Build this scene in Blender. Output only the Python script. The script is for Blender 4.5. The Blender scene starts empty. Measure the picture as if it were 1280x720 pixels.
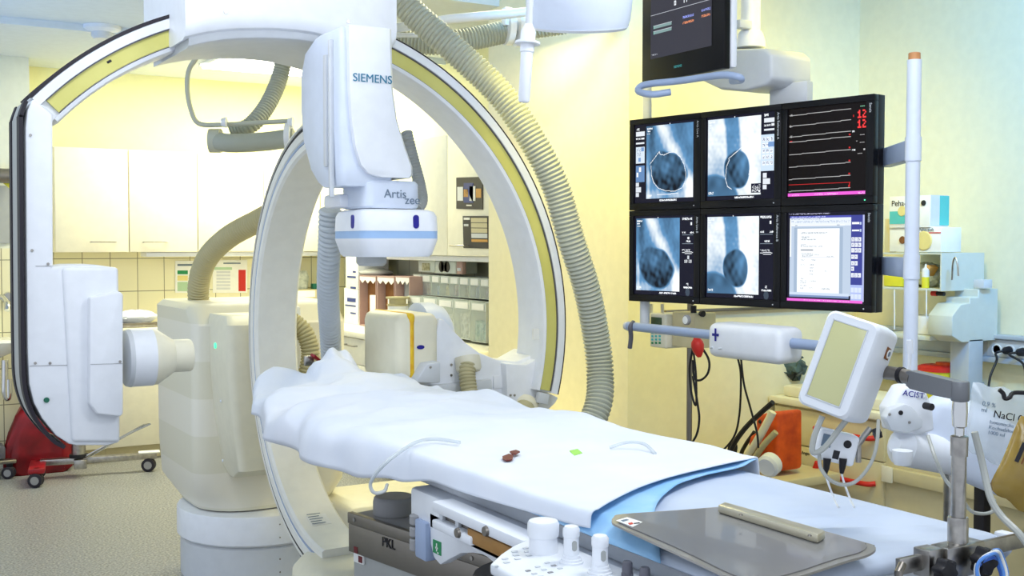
import bpy, bmesh, math, random
import numpy as np
from mathutils import Vector, Matrix
random.seed(7); rng = np.random.default_rng(5)
C = bpy.context.scene.collection
V = Vector
# ------------------------------------------------------------------ camera
F = 1400.0; H = 1.55
YAW = math.radians(30.96); PITCH = math.atan(55/1400)
fw = V((math.sin(YAW)*math.cos(PITCH), math.cos(YAW)*math.cos(PITCH), -math.sin(PITCH)))
rt = V((math.cos(YAW), -math.sin(YAW), 0)); up = rt.cross(fw)
CAM = V((0, 0, H))
cd = bpy.data.cameras.new('camera'); cam = bpy.data.objects.new('camera', cd); C.objects.link(cam)
cd.sensor_width = 36; cd.lens = 36*F/1280; cd.clip_start = 0.02
cam.matrix_world = Matrix(((rt.x, up.x, -fw.x, 0), (rt.y, up.y, -fw.y, 0), (rt.z, up.z, -fw.z, H), (0, 0, 0, 1)))
bpy.context.scene.camera = cam
def ray(x, y): return fw + rt*((x-640)/F) - up*((y-360)/F)
def atd(x, y, d): return CAM + ray(x, y)*d
def atX(x, y, X): r = ray(x, y); return CAM + r*(X/r.x)
def atY(x, y, Y): r = ray(x, y); return CAM + r*(Y/r.y)
def atZ(x, y, z): r = ray(x, y); return CAM + r*((z-H)/r.z)
def px(p):
    d = V(p)-CAM; z = d.dot(fw); return (round(640+F*d.dot(rt)/z, 1), round(360-F*d.dot(up)/z, 1), round(z, 2))
# ------------------------------------------------------------------ colour and materials
def lin(h):
    h = h.lstrip('#'); o = []
    for i in (0, 2, 4):
        c = int(h[i:i+2], 16)/255
        o.append(c/12.92 if c <= .04045 else ((c+.055)/1.055)**2.4)
    return (*o, 1)
def mat(name, col, rough=.5, metal=0, col2=None, scale=20, amt=.5, bump=0, bscale=60, trans=0, alpha=1, coat=0, emit=0, spec=.5, ior=1.45):
    m = bpy.data.materials.new(name); m.use_nodes = True
    nt = m.node_tree; b = nt.nodes['Principled BSDF']
    b.inputs['Roughness'].default_value = rough; b.inputs['Metallic'].default_value = metal
    b.inputs['Transmission Weight'].default_value = trans; b.inputs['Alpha'].default_value = alpha
    b.inputs['Coat Weight'].default_value = coat; b.inputs['Specular IOR Level'].default_value = spec; b.inputs['IOR'].default_value = ior
    c1 = lin(col)
    tc = nt.nodes.new('ShaderNodeTexCoord')
    nz = nt.nodes.new('ShaderNodeTexNoise'); nz.inputs['Scale'].default_value = scale; nz.inputs['Detail'].default_value = 3
    nt.links.new(tc.outputs['Object'], nz.inputs['Vector'])
    rp = nt.nodes.new('ShaderNodeValToRGB')
    rp.color_ramp.elements[0].position = .5-.5*amt*.6; rp.color_ramp.elements[1].position = .5+.5*amt*.6
    c2 = lin(col2) if col2 else tuple(min(1, x*.96) for x in c1[:3])+(1,)
    rp.color_ramp.elements[0].color = c2; rp.color_ramp.elements[1].color = c1
    nt.links.new(nz.outputs['Fac'], rp.inputs['Fac']); nt.links.new(rp.outputs['Color'], b.inputs['Base Color'])
    if bump:
        n2 = nt.nodes.new('ShaderNodeTexNoise'); n2.inputs['Scale'].default_value = bscale; n2.inputs['Detail'].default_value = 4
        bp = nt.nodes.new('ShaderNodeBump'); bp.inputs['Strength'].default_value = bump; bp.inputs['Distance'].default_value = .004
        nt.links.new(tc.outputs['Object'], n2.inputs['Vector']); nt.links.new(n2.outputs['Fac'], bp.inputs['Height']); nt.links.new(bp.outputs['Normal'], b.inputs['Normal'])
    if emit:
        b.inputs['Emission Color'].default_value = c1; b.inputs['Emission Strength'].default_value = emit
    return m
M = {}
def dm(k, *a, **kw): M[k] = mat(k, *a, **kw)
dm('white', '#eceff5', .38, bump=.03, bscale=900)
dm('white_blue', '#dbe4f4', .4, bump=.03, bscale=900)
dm('lightgrey', '#d3d7dc', .4)
dm('cream', '#ebe6cf', .42)
dm('cabinet', '#f5eed6', .45)
dm('cabinet_side', '#f6f3e2', .45)
dm('yellowtrack', '#d6d17a', .45, col2='#cfca70', scale=8)
dm('black', '#16141a', .5)
dm('blackgloss', '#0c0c10', .3, spec=.3)
dm('rubber', '#24202a', .6)
dm('hosegrey', '#aaaea2', .5)
dm('hoselight', '#bfc2b4', .5)
dm('hosetan', '#bdb48c', .5)
dm('hoseblue', '#b9c0c6', .45)
dm('steel', '#b6b2ac', .3, metal=1, col2='#a09c98', scale=40)
dm('steeldark', '#8d8780', .38, metal=1)
dm('chrome', '#d8d8d8', .12, metal=1)
dm('anodised', '#7a7c80', .45, metal=.3)
dm('midgrey', '#9a9a9c', .5)
dm('darkgrey', '#5e5e68', .5)
dm('boxgrey', '#aeb0ae', .5)
dm('bluegrey', '#9fb0cf', .35)
dm('navy', '#1d1a8c', .3)
dm('bluestripe', '#9fbfe6', .4)
dm('text_blue', '#2f7c9c', .5)
dm('text_grey', '#6d7f93', .5)
dm('text_black', '#26262c', .6)
dm('tape', '#ecc62c', .6, col2='#e0a818', scale=30)
dm('red', '#d02a20', .45)
dm('redbag', '#9c1420', .35, col2='#6a0c14', scale=6, bump=.5, bscale=14)
dm('orange', '#e25a12', .55, col2='#b53a0c', scale=12)
dm('green', '#1f8a52', .5)
dm('teal', '#57c0be', .55)
dm('blue', '#3a6fd0', .4)
dm('blued', '#5a90dc', .35)
dm('paper', '#f4f4f0', .7)
dm('carton', '#8a5a30', .7, col2='#7a4c26')
dm('pinkcarton', '#b99a94', .6)
dm('brownwood', '#a77a3c', .5, col2='#8f642c', scale=9)
dm('yellowplastic', '#e0d838', .4)
dm('arcwhite', '#f1f0e9', .38, bump=.03, bscale=900)
dm('copper', '#c58a58', .45)
dm('drape', '#e9edf6', .78, col2='#e2e8f4', scale=5, bump=.15, bscale=30)
dm('underpad', '#8fc4f0', .7, col2='#a4d0f4', scale=10, bump=.1, bscale=50)
dm('sheet', '#c6d0e0', .75, col2='#bcc8dc', scale=4, bump=.12, bscale=40)
dm('acrylic', '#77777b', .28, col2='#82807e', scale=3, coat=.3)
dm('acrylicrim', '#8f8b84', .3, coat=.3)
dm('bar', '#cfc8b0', .3, metal=.6)
dm('tubing', '#dfe6ea', .15, alpha=.75)
dm('clear', '#dfe8e6', .08, alpha=.28, spec=.8)
dm('bagclear', '#dfe9f2', .12, alpha=.45, spec=.9, bump=.6, bscale=25)
dm('bagbrown', '#8a6c1c', .2, col2='#b0923c', scale=12, alpha=.85, bump=.6, bscale=18, spec=.8)
dm('baggie', '#dfe2d2', .3, col2='#aeb4a4', scale=30, bump=.8, bscale=40)
dm('lcd', '#cfcd98', .25, col2='#c6c48e', scale=3)
dm('lcdgreen', '#44583c', .25)
dm('railwood', '#e8dcb0', .5)
dm('wallcool', '#e3e6da', .65, bump=.06, bscale=250)
dm('wallwarm', '#f2eccc', .65, bump=.06, bscale=250)
dm('wallalcove', '#ece9b8', .65, bump=.06, bscale=250)
dm('ceilingpaint', '#d8e0e6', .75, bump=.05, bscale=200)
dm('shelfgrey', '#cfd6d0', .45)
dm('trunk', '#b8c0c8', .4)
dm('deskcream', '#d8cda4', .5)
dm('lamplight', '#fffbe8', .5, emit=6)
dm('ledgreen', '#4fe0a0', .4, emit=1.2)
dm('dkgreen', '#1f6a54', .4)
dm('ceramic', '#e9ecea', .15)
def content_mat(name, a, b): return mat(name, a, .6, col2=b, scale=45, amt=.25, bump=.6, bscale=50)
# floor
def floor_mat():
    m = bpy.data.materials.new('speckled_linoleum'); m.use_nodes = True; nt = m.node_tree; b = nt.nodes['Principled BSDF']
    b.inputs['Roughness'].default_value = .3; b.inputs['Specular IOR Level'].default_value = .5
    tc = nt.nodes.new('ShaderNodeTexCoord')
    def nz(s, d=2):
        n = nt.nodes.new('ShaderNodeTexNoise'); n.inputs['Scale'].default_value = s; n.inputs['Detail'].default_value = d
        nt.links.new(tc.outputs['Object'], n.inputs['Vector']); return n
    r = nt.nodes.new('ShaderNodeValToRGB'); e = r.color_ramp.elements
    e[0].position = .36; e[0].color = lin('#6a675f'); e[1].position = .64; e[1].color = lin('#c4c0b4')
    x = e.new(.47); x.color = lin('#93959a'); x = e.new(.56); x.color = lin('#9ca0a4')
    nt.links.new(nz(90, 3).outputs['Fac'], r.inputs['Fac']); nt.links.new(r.outputs['Color'], b.inputs['Base Color'])
    return m
M['floor'] = floor_mat()
def tile_mat(name, axis, col, grout, wall=False):
    """ceramic tiles 20 x 25 cm between worktop and cupboards on a wall running along the given axis"""
    m = bpy.data.materials.new(name); m.use_nodes = True; nt = m.node_tree; b = nt.nodes['Principled BSDF']
    b.inputs['Roughness'].default_value = .3
    tc = nt.nodes.new('ShaderNodeTexCoord'); sp = nt.nodes.new('ShaderNodeSeparateXYZ'); cb = nt.nodes.new('ShaderNodeCombineXYZ')
    nt.links.new(tc.outputs['Object'], sp.inputs[0]); nt.links.new(sp.outputs[axis], cb.inputs[0]); nt.links.new(sp.outputs[2], cb.inputs[1])
    bk = nt.nodes.new('ShaderNodeTexBrick'); bk.offset = 0; bk.inputs['Scale'].default_value = 1
    bk.inputs['Brick Width'].default_value = .2; bk.inputs['Row Height'].default_value = .25; bk.inputs['Mortar Size'].default_value = .003; bk.inputs['Mortar Smooth'].default_value = .1
    bk.inputs['Color1'].default_value = lin(col); bk.inputs['Color2'].default_value = lin(col); bk.inputs['Mortar'].default_value = lin(grout)
    ad = nt.nodes.new('ShaderNodeVectorMath'); ad.operation = 'ADD'; ad.inputs[1].default_value = (.05, .06, 0)
    nt.links.new(cb.outputs[0], ad.inputs[0]); nt.links.new(ad.outputs[0], bk.inputs['Vector']); nt.links.new(bk.outputs['Color'], b.inputs['Base Color'])
    return m
M['tile_back'] = tile_mat('wall_tiles_back', 0, '#eee8c4', '#8a8468')
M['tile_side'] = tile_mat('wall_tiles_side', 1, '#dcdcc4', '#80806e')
def col_mat():
    m = bpy.data.materials.new('striped_cream_panel'); m.use_nodes = True; nt = m.node_tree; b = nt.nodes['Principled BSDF']
    b.inputs['Roughness'].default_value = .42
    tc = nt.nodes.new('ShaderNodeTexCoord'); sp = nt.nodes.new('ShaderNodeSeparateXYZ'); nt.links.new(tc.outputs['Object'], sp.inputs[0])
    mm = nt.nodes.new('ShaderNodeMath'); mm.operation = 'MODULO'; mm.inputs[1].default_value = .34
    nt.links.new(sp.outputs[2], mm.inputs[0])
    g = nt.nodes.new('ShaderNodeMath'); g.operation = 'GREATER_THAN'; g.inputs[1].default_value = .17; nt.links.new(mm.outputs[0], g.inputs[0])
    mx = nt.nodes.new('ShaderNodeMix'); mx.data_type = 'RGBA'; nt.links.new(g.outputs[0], mx.inputs[0])
    mx.inputs[6].default_value = lin('#efeada'); mx.inputs[7].default_value = lin('#e6e1cc'); nt.links.new(mx.outputs[2], b.inputs['Base Color'])
    return m
M['column'] = col_mat()
# ------------------------------------------------------------------ mesh building
def spline(pts, n=10, closed=False):
    pts = [V(p) for p in pts]; out = []; N = len(pts)
    for i in range(N-1 if not closed else N):
        p1 = pts[i]; p2 = pts[(i+1) % N]
        p0 = pts[i-1] if (i > 0 or closed) else p1*2-p2
        p3 = pts[(i+2) % N] if (i+2 < N or closed) else p2*2-p1
        for k in range(n):
            t = k/n
            out.append(.5*((2*p1)+(p2-p0)*t+(2*p0-5*p1+4*p2-p3)*t*t+(-p0+3*p1-3*p2+p3)*t**3))
    if not closed: out.append(pts[-1])
    return out
def resample(path, step):
    out = [path[0]]; acc = 0
    for a, b in zip(path, path[1:]):
        L = (b-a).length
        while L > 0 and acc+L >= step:
            t = (step-acc)/L; a = a.lerp(b, t); out.append(a.copy()); L = (b-a).length; acc = 0
        acc += L
    return out
def rrect(cx, cy, hx, hy, r, n=4):
    r = min(r, hx*.999, hy*.999); o = []
    for (sx, sy, a0) in ((1, 1, 0), (-1, 1, 90), (-1, -1, 180), (1, -1, 270)):
        for k in range(n+1):
            a = math.radians(a0+90*k/n); o.append((cx+sx*(hx-r)+r*math.cos(a), cy+sy*(hy-r)+r*math.sin(a)))
    return o
class MB:
    def __init__(s): s.bm = bmesh.new()
    def _bev(s, edges, w, seg=2):
        if w > 0: bmesh.ops.bevel(s.bm, geom=list(edges), offset=w, segments=seg, affect='EDGES', profile=.5, clamp_overlap=True)
    def box(s, x0, x1, y0, y1, z0, z1, bev=0, seg=2, mtx=None):
        vs = [s.bm.verts.new(V((x, y, z)) if mtx is None else mtx @ V((x, y, z))) for x in (x0, x1) for y in (y0, y1) for z in (z0, z1)]
        fs = [s.bm.faces.new([vs[i] for i in f]) for f in ((0, 1, 3, 2), (4, 6, 7, 5), (0, 4, 5, 1), (2, 3, 7, 6), (0, 2, 6, 4), (1, 5, 7, 3))]
        s._bev({e for f in fs for e in f.edges}, bev, seg); return s
    def prism(s, pts, off, bev=0, seg=2, minang=20):
        off = V(off); a = [s.bm.verts.new(V(p)) for p in pts]; b = [s.bm.verts.new(V(p)+off) for p in pts]; n = len(a)
        fs = [s.bm.faces.new(a), s.bm.faces.new(b[::-1])]
        for i in range(n): fs.append(s.bm.faces.new((a[i], b[i], b[(i+1) % n], a[(i+1) % n])))
        bmesh.ops.recalc_face_normals(s.bm, faces=fs)
        if bev:
            es = {e for f in fs for e in f.edges if e.calc_face_angle(0) > math.radians(minang)}
            s._bev(es, bev, seg)
        return s
    def rings(s, rs, cap=True, closed=False):
        R = [[s.bm.verts.new(p) for p in r] for r in rs]; n = len(R[0]); fs = []
        for a, b in list(zip(R, R[1:]))+([(R[-1], R[0])] if closed else []):
            for i in range(n): fs.append(s.bm.faces.new((a[i], a[(i+1) % n], b[(i+1) % n], b[i])))
        if cap and not closed: fs.append(s.bm.faces.new(R[0][::-1])); fs.append(s.bm.faces.new(R[-1]))
        bmesh.ops.recalc_face_normals(s.bm, faces=fs); return s
    def tube(s, path, r, seg=10, cap=True):
        path = [V(p) for p in path]; rs = []; t0 = (path[1]-path[0]).normalized()
        n = t0.orthogonal().normalized()
        for i, p in enumerate(path):
            t = (path[min(i+1, len(path)-1)]-path[max(i-1, 0)]).normalized()
            n = (n-t*n.dot(t)).normalized(); b = t.cross(n); rr = r[i] if isinstance(r, (list, tuple)) else r
            rs.append([p+(n*math.cos(2*math.pi*k/seg)+b*math.sin(2*math.pi*k/seg))*rr for k in range(seg)])
        return s.rings(rs, cap)
    def hose(s, path, r, pitch=.013, depth=.12, seg=18):
        q = resample(spline(path, 12), pitch/4); rad = [r*(1-depth*1.3) if i % 4 == 0 else (r*(1-depth*.3) if i % 4 in (1, 3) else r) for i in range(len(q))]
        return s.tube(q, rad, seg)
    def lathe(s, prof, o, axis=(0, 0, 1), seg=32):
        o = V(o); ax = V(axis).normalized(); n = ax.orthogonal().normalized(); b = ax.cross(n)
        return s.rings([[o+ax*d+(n*math.cos(2*math.pi*k/seg)+b*math.sin(2*math.pi*k/seg))*max(r, 1e-4) for k in range(seg)] for d, r in prof])
    def loft(s, secs, n=4):
        """secs: (z, cx, cy, hx, hy, r)"""
        return s.rings([[V((x, y, z)) for x, y in rrect(cx, cy, hx, hy, r, n)] for z, cx, cy, hx, hy, r in secs])
    def ball(s, c, r, sc=(1, 1, 1), seg=16, noise=0):
        m = Matrix.Translation(V(c)) @ Matrix.Diagonal((*[r*k for k in sc], 1))
        v = bmesh.ops.create_uvsphere(s.bm, u_segments=seg, v_segments=max(6, seg*2//3), radius=1, matrix=m)['verts']
        if noise:
            for w in v: w.co += V((random.uniform(-1, 1), random.uniform(-1, 1), random.uniform(-1, 1)))*noise*r
        return s
    def quad(s, a, b, c, d): s.bm.faces.new([s.bm.verts.new(V(p)) for p in (a, b, c, d)]); return s
    def xf(s, m): bmesh.ops.transform(s.bm, matrix=m, verts=s.bm.verts); return s
    def build(s, name, m, parent=None, smooth=38, label=None):
        me = bpy.data.meshes.new(name); bmesh.ops.recalc_face_normals(s.bm, faces=s.bm.faces) if False else None
        s.bm.to_mesh(me); s.bm.free()
        if smooth:
            me.shade_smooth(); me.set_sharp_from_angle(angle=math.radians(smooth))
        me.materials.append(M[m] if isinstance(m, str) else m)
        return link(name, me, parent, label)
def link(name, me, parent=None, label=None):
    o = bpy.data.objects.new(name, me); C.objects.link(o)
    if parent is not None:
        o.parent = parent; p = parent; L = V((0, 0, 0))
        if p.type == 'EMPTY': L = p.location.copy()
        o.matrix_parent_inverse = Matrix.Translation(-L)
    if label: o['label'] = label
    return o
def thing(name, label, cat, loc=(0, 0, 0), group=None):
    o = bpy.data.objects.new(name, None); o.empty_display_size = .05; C.objects.link(o); o.location = loc
    o['label'] = label; o['category'] = cat
    if group: o['group'] = group
    return o
def tag(o, label, cat, group=None):
    o['label'] = label; o['category'] = cat
    if group: o['group'] = group
    return o
def struct(o): o['kind'] = 'structure'; return o
def text_mesh(txt, size, origin, xdir, ydir, m, name='lettering', parent=None, extrude=.0006, align='LEFT', label=None):
    cu = bpy.data.curves.new('txt', 'FONT'); cu.body = txt; cu.size = size; cu.extrude = extrude; cu.align_x = align
    t = bpy.data.objects.new('txt', cu); C.objects.link(t); bpy.context.view_layer.update()
    me = bpy.data.meshes.new_from_object(t.evaluated_get(bpy.context.evaluated_depsgraph_get()))
    bpy.data.objects.remove(t); x = V(xdir).normalized(); y = V(ydir); y = (y-x*y.dot(x)).normalized(); z = x.cross(y)
    me.transform(Matrix(((x.x, y.x, z.x, origin[0]), (x.y, y.y, z.y, origin[1]), (x.z, y.z, z.z, origin[2]), (0, 0, 0, 1))))
    me.materials.clear(); me.materials.append(M[m]); me.name = name
    return link(name, me, parent, label)
def frame(o, x, y):
    x = V(x).normalized(); y = V(y); y = (y-x*y.dot(x)).normalized(); z = x.cross(y)
    return Matrix(((x.x, y.x, z.x, o[0]), (x.y, y.y, z.y, o[1]), (x.z, y.z, z.z, o[2]), (0, 0, 0, 1)))
# ================================================================== THE ROOM
XL = -1.6; YB = 8.83
def wallbox(name, m, *b):
    return struct(MB().box(*b).build(name, m, smooth=0))
wallbox('floor', 'floor', XL, 5.2, -1.6, 9.2, -.1, 0)
wallbox('ceiling', 'ceilingpaint', XL, 5.2, -1.6, 5.3, 2.98, 3.08)
c2 = wallbox('trim_1', 'ceilingpaint', XL, 5.2, 5.3, 9.2, 2.84, 3.08)          # lower ceiling of the alcove
wallbox('wall_back', 'wallalcove', XL, 5.2, YB, 9.1, 0, 2.9)
wallbox('wall_left', 'wallcool', .6, 1.15, 8.42, YB, 0, 2.9)
wallbox('wall_alcove', 'wallalcove', 3.65, 3.85, 5.42, YB, 0, 2.9)
wallbox('wall_partition', 'wallwarm', 3.1, 4.8, 4.13, 5.42, 0, 3.0)
wallbox('wall_right', 'wallwarm', 4.6, 4.8, -1.6, 4.13, 0, 3.0)
# tiles
struct(MB().box(1.15, 3.64, YB-.012, YB-.001, .9, 1.62).build('trim_2', 'tile_back', smooth=0))
struct(MB().box(3.638, 3.649, 5.44, YB-.013, .9, 1.62).build('trim_3', 'tile_side', smooth=0))
struct(MB().box(-.4, 1.155, 8.405, 8.419, .1, 1.52).build('trim_4', 'tile_back', smooth=0))
struct(MB().box(-.4, .6, 8.42, YB, 0, 2.9).build('wall_niche', 'wallcool', smooth=0))
struct(MB().box(-.4, 5.1, 6.98, 7.0, 2.80, 2.84).build('trim_5', 'ceilingpaint', smooth=0))
struct(MB().box(3.3, 3.4, 5.28, 5.3, 2.8, 2.98).build('trim_6', 'ceilingpaint', smooth=0))
# ceiling light panel in the alcove
a = atZ(248, 82, 2.83); b = atZ(455, 86, 2.83)
lt = thing('ceiling_light', 'rectangular white ceiling light panel above the back cupboards', 'ceiling light', (a.x, a.y, 2.84))
MB().box(a.x, a.x+1.25, a.y-.55, a.y, 2.815, 2.84, .004).build('frame', 'white', lt)
MB().box(a.x+.02, a.x+1.23, a.y-.53, a.y-.02, 2.808, 2.816).build('diffuser', 'lamplight', lt, smooth=0)
ALCLIGHT = (a.x+.6, a.y-.27)
# smoke detector
p = atZ(127, 33, 2.84)
sd = thing('smoke_detector', 'small round white smoke detector on the ceiling left of the arc', 'smoke detector', (p.x, p.y, 2.84))
MB().lathe([(0, .11), (-.02, .11), (-.035, .085)], (p.x, p.y, 2.84), seg=24).build('base', 'white', sd)
MB().lathe([(-.035, .06), (-.06, .06), (-.075, .045)], (p.x, p.y, 2.84), seg=24).build('sensor_head', 'lightgrey', sd)
# ---------------------------------------------------------------- wall cupboards
def handle(parent, a, b, out, m='steel'):
    a, b, out = V(a), V(b), V(out)
    return MB().tube([a, a+out*.8, a+out, a+out+(b-a)*.02, b+out-(b-a)*.02, b+out, b+out*.8, b], .005, 8).build('handle', m, parent)
seams = [atY(x, 250, 8.48).x for x in (68, 161, 247, 330, 405)]+[3.3]
cupl = ['wall cupboard furthest left beside the tall white housing', 'second wall cupboard from the left on the back wall', 'third wall cupboard on the back wall, behind the brightest glow',
        'wall cupboard on the back wall seen behind the tall inner arc', 'wall cupboard in the corner of the back wall, behind the detector column']
for i in range(5):
    x0, x1 = seams[i], seams[i+1]
    t = thing('wall_cupboard', cupl[i], 'cupboard', ((x0+x1)/2, 8.65, 1.49), 'cream wall cupboards')
    MB().box(x0+.001, x1-.001, 8.50, YB-.015, 1.49, 2.24, .002).build('carcass', 'cabinet', t)
    d = MB().box(x0+.004, x1-.004, 8.482, 8.499, 1.492, 2.238, .002).build('door', 'cabinet', t)
    hx = x1-.27 if i == 0 else x0+.1 if i in (1, 3) else x0+.08
    handle(d, (hx, 8.482, 1.565), (hx+.17, 8.482, 1.565), (0, -.035, -.0))
ys = [8.48, 7.75, 7.03, atX(559, 250, 3.3).y, 5.58]
sl = ['side wall cupboard nearest the far corner behind the detector column', 'side wall cupboard behind the white detector head', 'side wall cupboard just left of the one with posters', 'side wall cupboard with two dark posters on its door']
for i in range(4):
    y1, y0 = ys[i], ys[i+1]
    t = thing('wall_cupboard', sl[i], 'cupboard', (3.48, (y0+y1)/2, 1.475), 'cream wall cupboards')
    MB().box(3.32, 3.636, y0+.001, y1-.001, 1.475, 2.24, .002).build('carcass', 'cabinet_side', t)
    d = MB().box(3.3, 3.319, y0+.004, y1-.004, 1.477, 2.238, .002).build('door', 'cabinet_side', t)
    handle(d, (3.3, y1-.1, 1.54), (3.3, y1-.28, 1.54), (-.035, 0, 0))
MB().box(1.95, 3.3, 8.52, 8.72, 1.455, 1.489, .006).build('strip_light', 'white')
tag(bpy.data.objects['strip_light'], 'thin white strip light under the back wall cupboards', 'strip light')
o = MB().box(3.34, 3.5, 5.7, 7.6, 1.44, 1.474, .006).build('strip_light', 'white'); tag(o, 'white strip light under the side cupboards above the clear bins', 'strip light')
# posters on the cupboard door
def poster(q, X, name, lab, base, bits):
    pts = [atX(x, y, X) for x, y in q]
    t = thing(name, lab, 'poster', pts[3], 'dark posters on the cupboard door')
    c = [p.copy() for p in pts]
    MB().prism(c, (-.004, 0, 0)).build('backing', base, t, smooth=0)
    def bl(u, v): return c[0].lerp(c[1], u).lerp(c[3].lerp(c[2], u), v)+V((-.006, 0, 0))
    for u0, v0, u1, v1, m, nm in bits:
        MB().prism([bl(u0, v0), bl(u1, v0), bl(u1, v1), bl(u0, v1)], (.0015, 0, 0)).build(nm, m, t, smooth=0)
dm('posterblk', '#2c2c34', .5); dm('posterblue', '#2e3f86', .5); dm('postercream', '#cfc6a4', .6); dm('posterorange', '#cf9c54', .6)
poster([(571, 222), (604, 221), (604, 262), (571, 261)], 3.298, 'poster', 'upper dark poster with white bottles on the cupboard door', 'posterblk',
       [(.30, .18, .66, .8, 'posterblue', 'picture'), (.05, .3, .27, .74, 'paper', 'picture'), (.52, .28, .74, .74, 'paper', 'picture'), (.3, .38, .47, .62, 'posterorange', 'picture'), (.76, .36, .95, .64, 'posterorange', 'picture'), (.4, .86, .6, .9, 'paper', 'caption')])
poster([(579, 270), (612, 270), (613, 311), (580, 310)], 3.298, 'poster', 'lower dark poster with a pale chart grid on the cupboard door', 'posterblk',
       [(.33, .06+.16*k, .93, .06+.16*k+.14, 'postercream' if k < 3 else 'lightgrey', 'chart_row') for k in range(4)]+[(.33, .72, .93, .8, 'posterorange', 'chart_row'), (.05, .05, .28, .12, 'paper', 'caption'), (.05, .25, .22, .32, 'lightgrey', 'caption')])
# posters on the tiles
def wallposter(q, lab, head, rows):
    pts = [atY(x, y, YB-.016) for x, y in q]; c = pts
    t = thing('notice', lab, 'notice', pts[3], 'notices on the back wall tiles')
    MB().prism(c, (0, -.003, 0)).build('sheet', 'paper', t, smooth=0)
    def bl(u, v): return c[0].lerp(c[1], u).lerp(c[3].lerp(c[2], u), v)+V((0, -.0045, 0))
    for u0, v0, u1, v1, m in rows:
        MB().prism([bl(u0, v0), bl(u1, v0), bl(u1, v1), bl(u0, v1)], (0, .0012, 0)).build('table_cell', m, t, smooth=0)
dm('paleyel', '#e8d890', .6); dm('palegreen', '#b4d2ae', .6)
wallposter([(219, 326), (262, 326), (262, 366), (219, 366)], 'pale green notice with dark green headings on the tiles left of the hose', 0,
           [(.06, .3, .36, .42, 'green')]+[(.42, .3, .7, .42, 'green'), (.06, .46, .36, .62, 'paleyel'), (.42, .46, .7, .62, 'paleyel'), (.06, .66, .36, .95, 'palegreen'), (.42, .66, .7, .95, 'palegreen'), (.06, .1, .6, .16, 'text_grey')])
wallposter([(266, 325), (309, 325), (309, 366), (266, 366)], 'notice with rows of text and a red field on the tiles right of the hose', 0,
           [(.04, .22, .55, .3, 'palegreen')]+[(.1, .34+.1*k, .5, .40+.1*k, 'lightgrey') for k in range(6)]+[(.74, .3, .95, .95, 'red'), (.3, .08, .8, .12, 'text_grey')])
# ---------------------------------------------------------------- base cabinets and worktops
bx = [1.16, 1.6, 2.02, 2.46, 2.99]; bl_ = ['base cabinet at the left end, behind the tall white housing', 'base cabinet behind the cone-shaped collimator', 'base cabinet behind the striped column', 'base cabinet at the inner corner of the worktop']
for i in range(4):
    x0, x1 = bx[i], bx[i+1]
    t = thing('base_cabinet', bl_[i], 'cabinet', ((x0+x1)/2, 8.5, 0), 'cream base cabinets')
    MB().box(x0+.001, x1-.001, 8.25, YB-.016, .1, .9, .002).build('carcass', 'cabinet', t)
    MB().box(x0+.001, x1-.001, 8.31, YB-.016, 0, .099).build('plinth', 'deskcream', t, smooth=0)
    d = MB().box(x0+.003, x1-.003, 8.23, 8.249, .105, .895, .002).build('door', 'cabinet', t)
    handle(d, (x0+.1, 8.23, .83), (x0+.26, 8.23, .83), (0, -.035, 0))
wt = MB(); wt.box(1.16, 3.636, 8.2, YB-.016, .905, .945, .004).build('worktop', 'cabinet'); tag(bpy.data.objects['worktop'], 'cream worktop along the back wall under the tiles', 'worktop')
o = MB().box(3.02, 3.636, 5.45, 8.195, .905, .945, .004).build('worktop', 'cabinet_side'); tag(o, 'pale worktop along the side wall carrying the clear bins', 'worktop')
dy = [8.17, 7.55, 6.95, 6.3, 5.46]; dl = ['three-drawer base unit at the far end of the side worktop', 'three-drawer base unit behind the yellow-taped detector', 'three-drawer base unit behind the white detector neck', 'three-drawer base unit at the near end of the side worktop']
for i in range(4):
    y1, y0 = dy[i], dy[i+1]
    t = thing('drawer_unit', dl[i], 'cabinet', (3.3, (y0+y1)/2, 0), 'drawer units under the side worktop')
    MB().box(3.07, 3.636, y0+.001, y1-.001, .1, .9, .002).build('carcass', 'cabinet_side', t)
    MB().box(3.12, 3.636, y0+.001, y1-.001, 0, .099).build('plinth', 'deskcream', t, smooth=0)
    for z0, z1 in ((.72, .895), (.42, .715), (.105, .415)):
        d = MB().box(3.05, 3.069, y0+.003, y1-.003, z0, z1, .002).build('drawer', 'cabinet_side', t)
        handle(d, (3.05, (y0+y1)/2+.09, z1-.05), (3.05, (y0+y1)/2-.09, z1-.05), (-.03, 0, 0))
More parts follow.
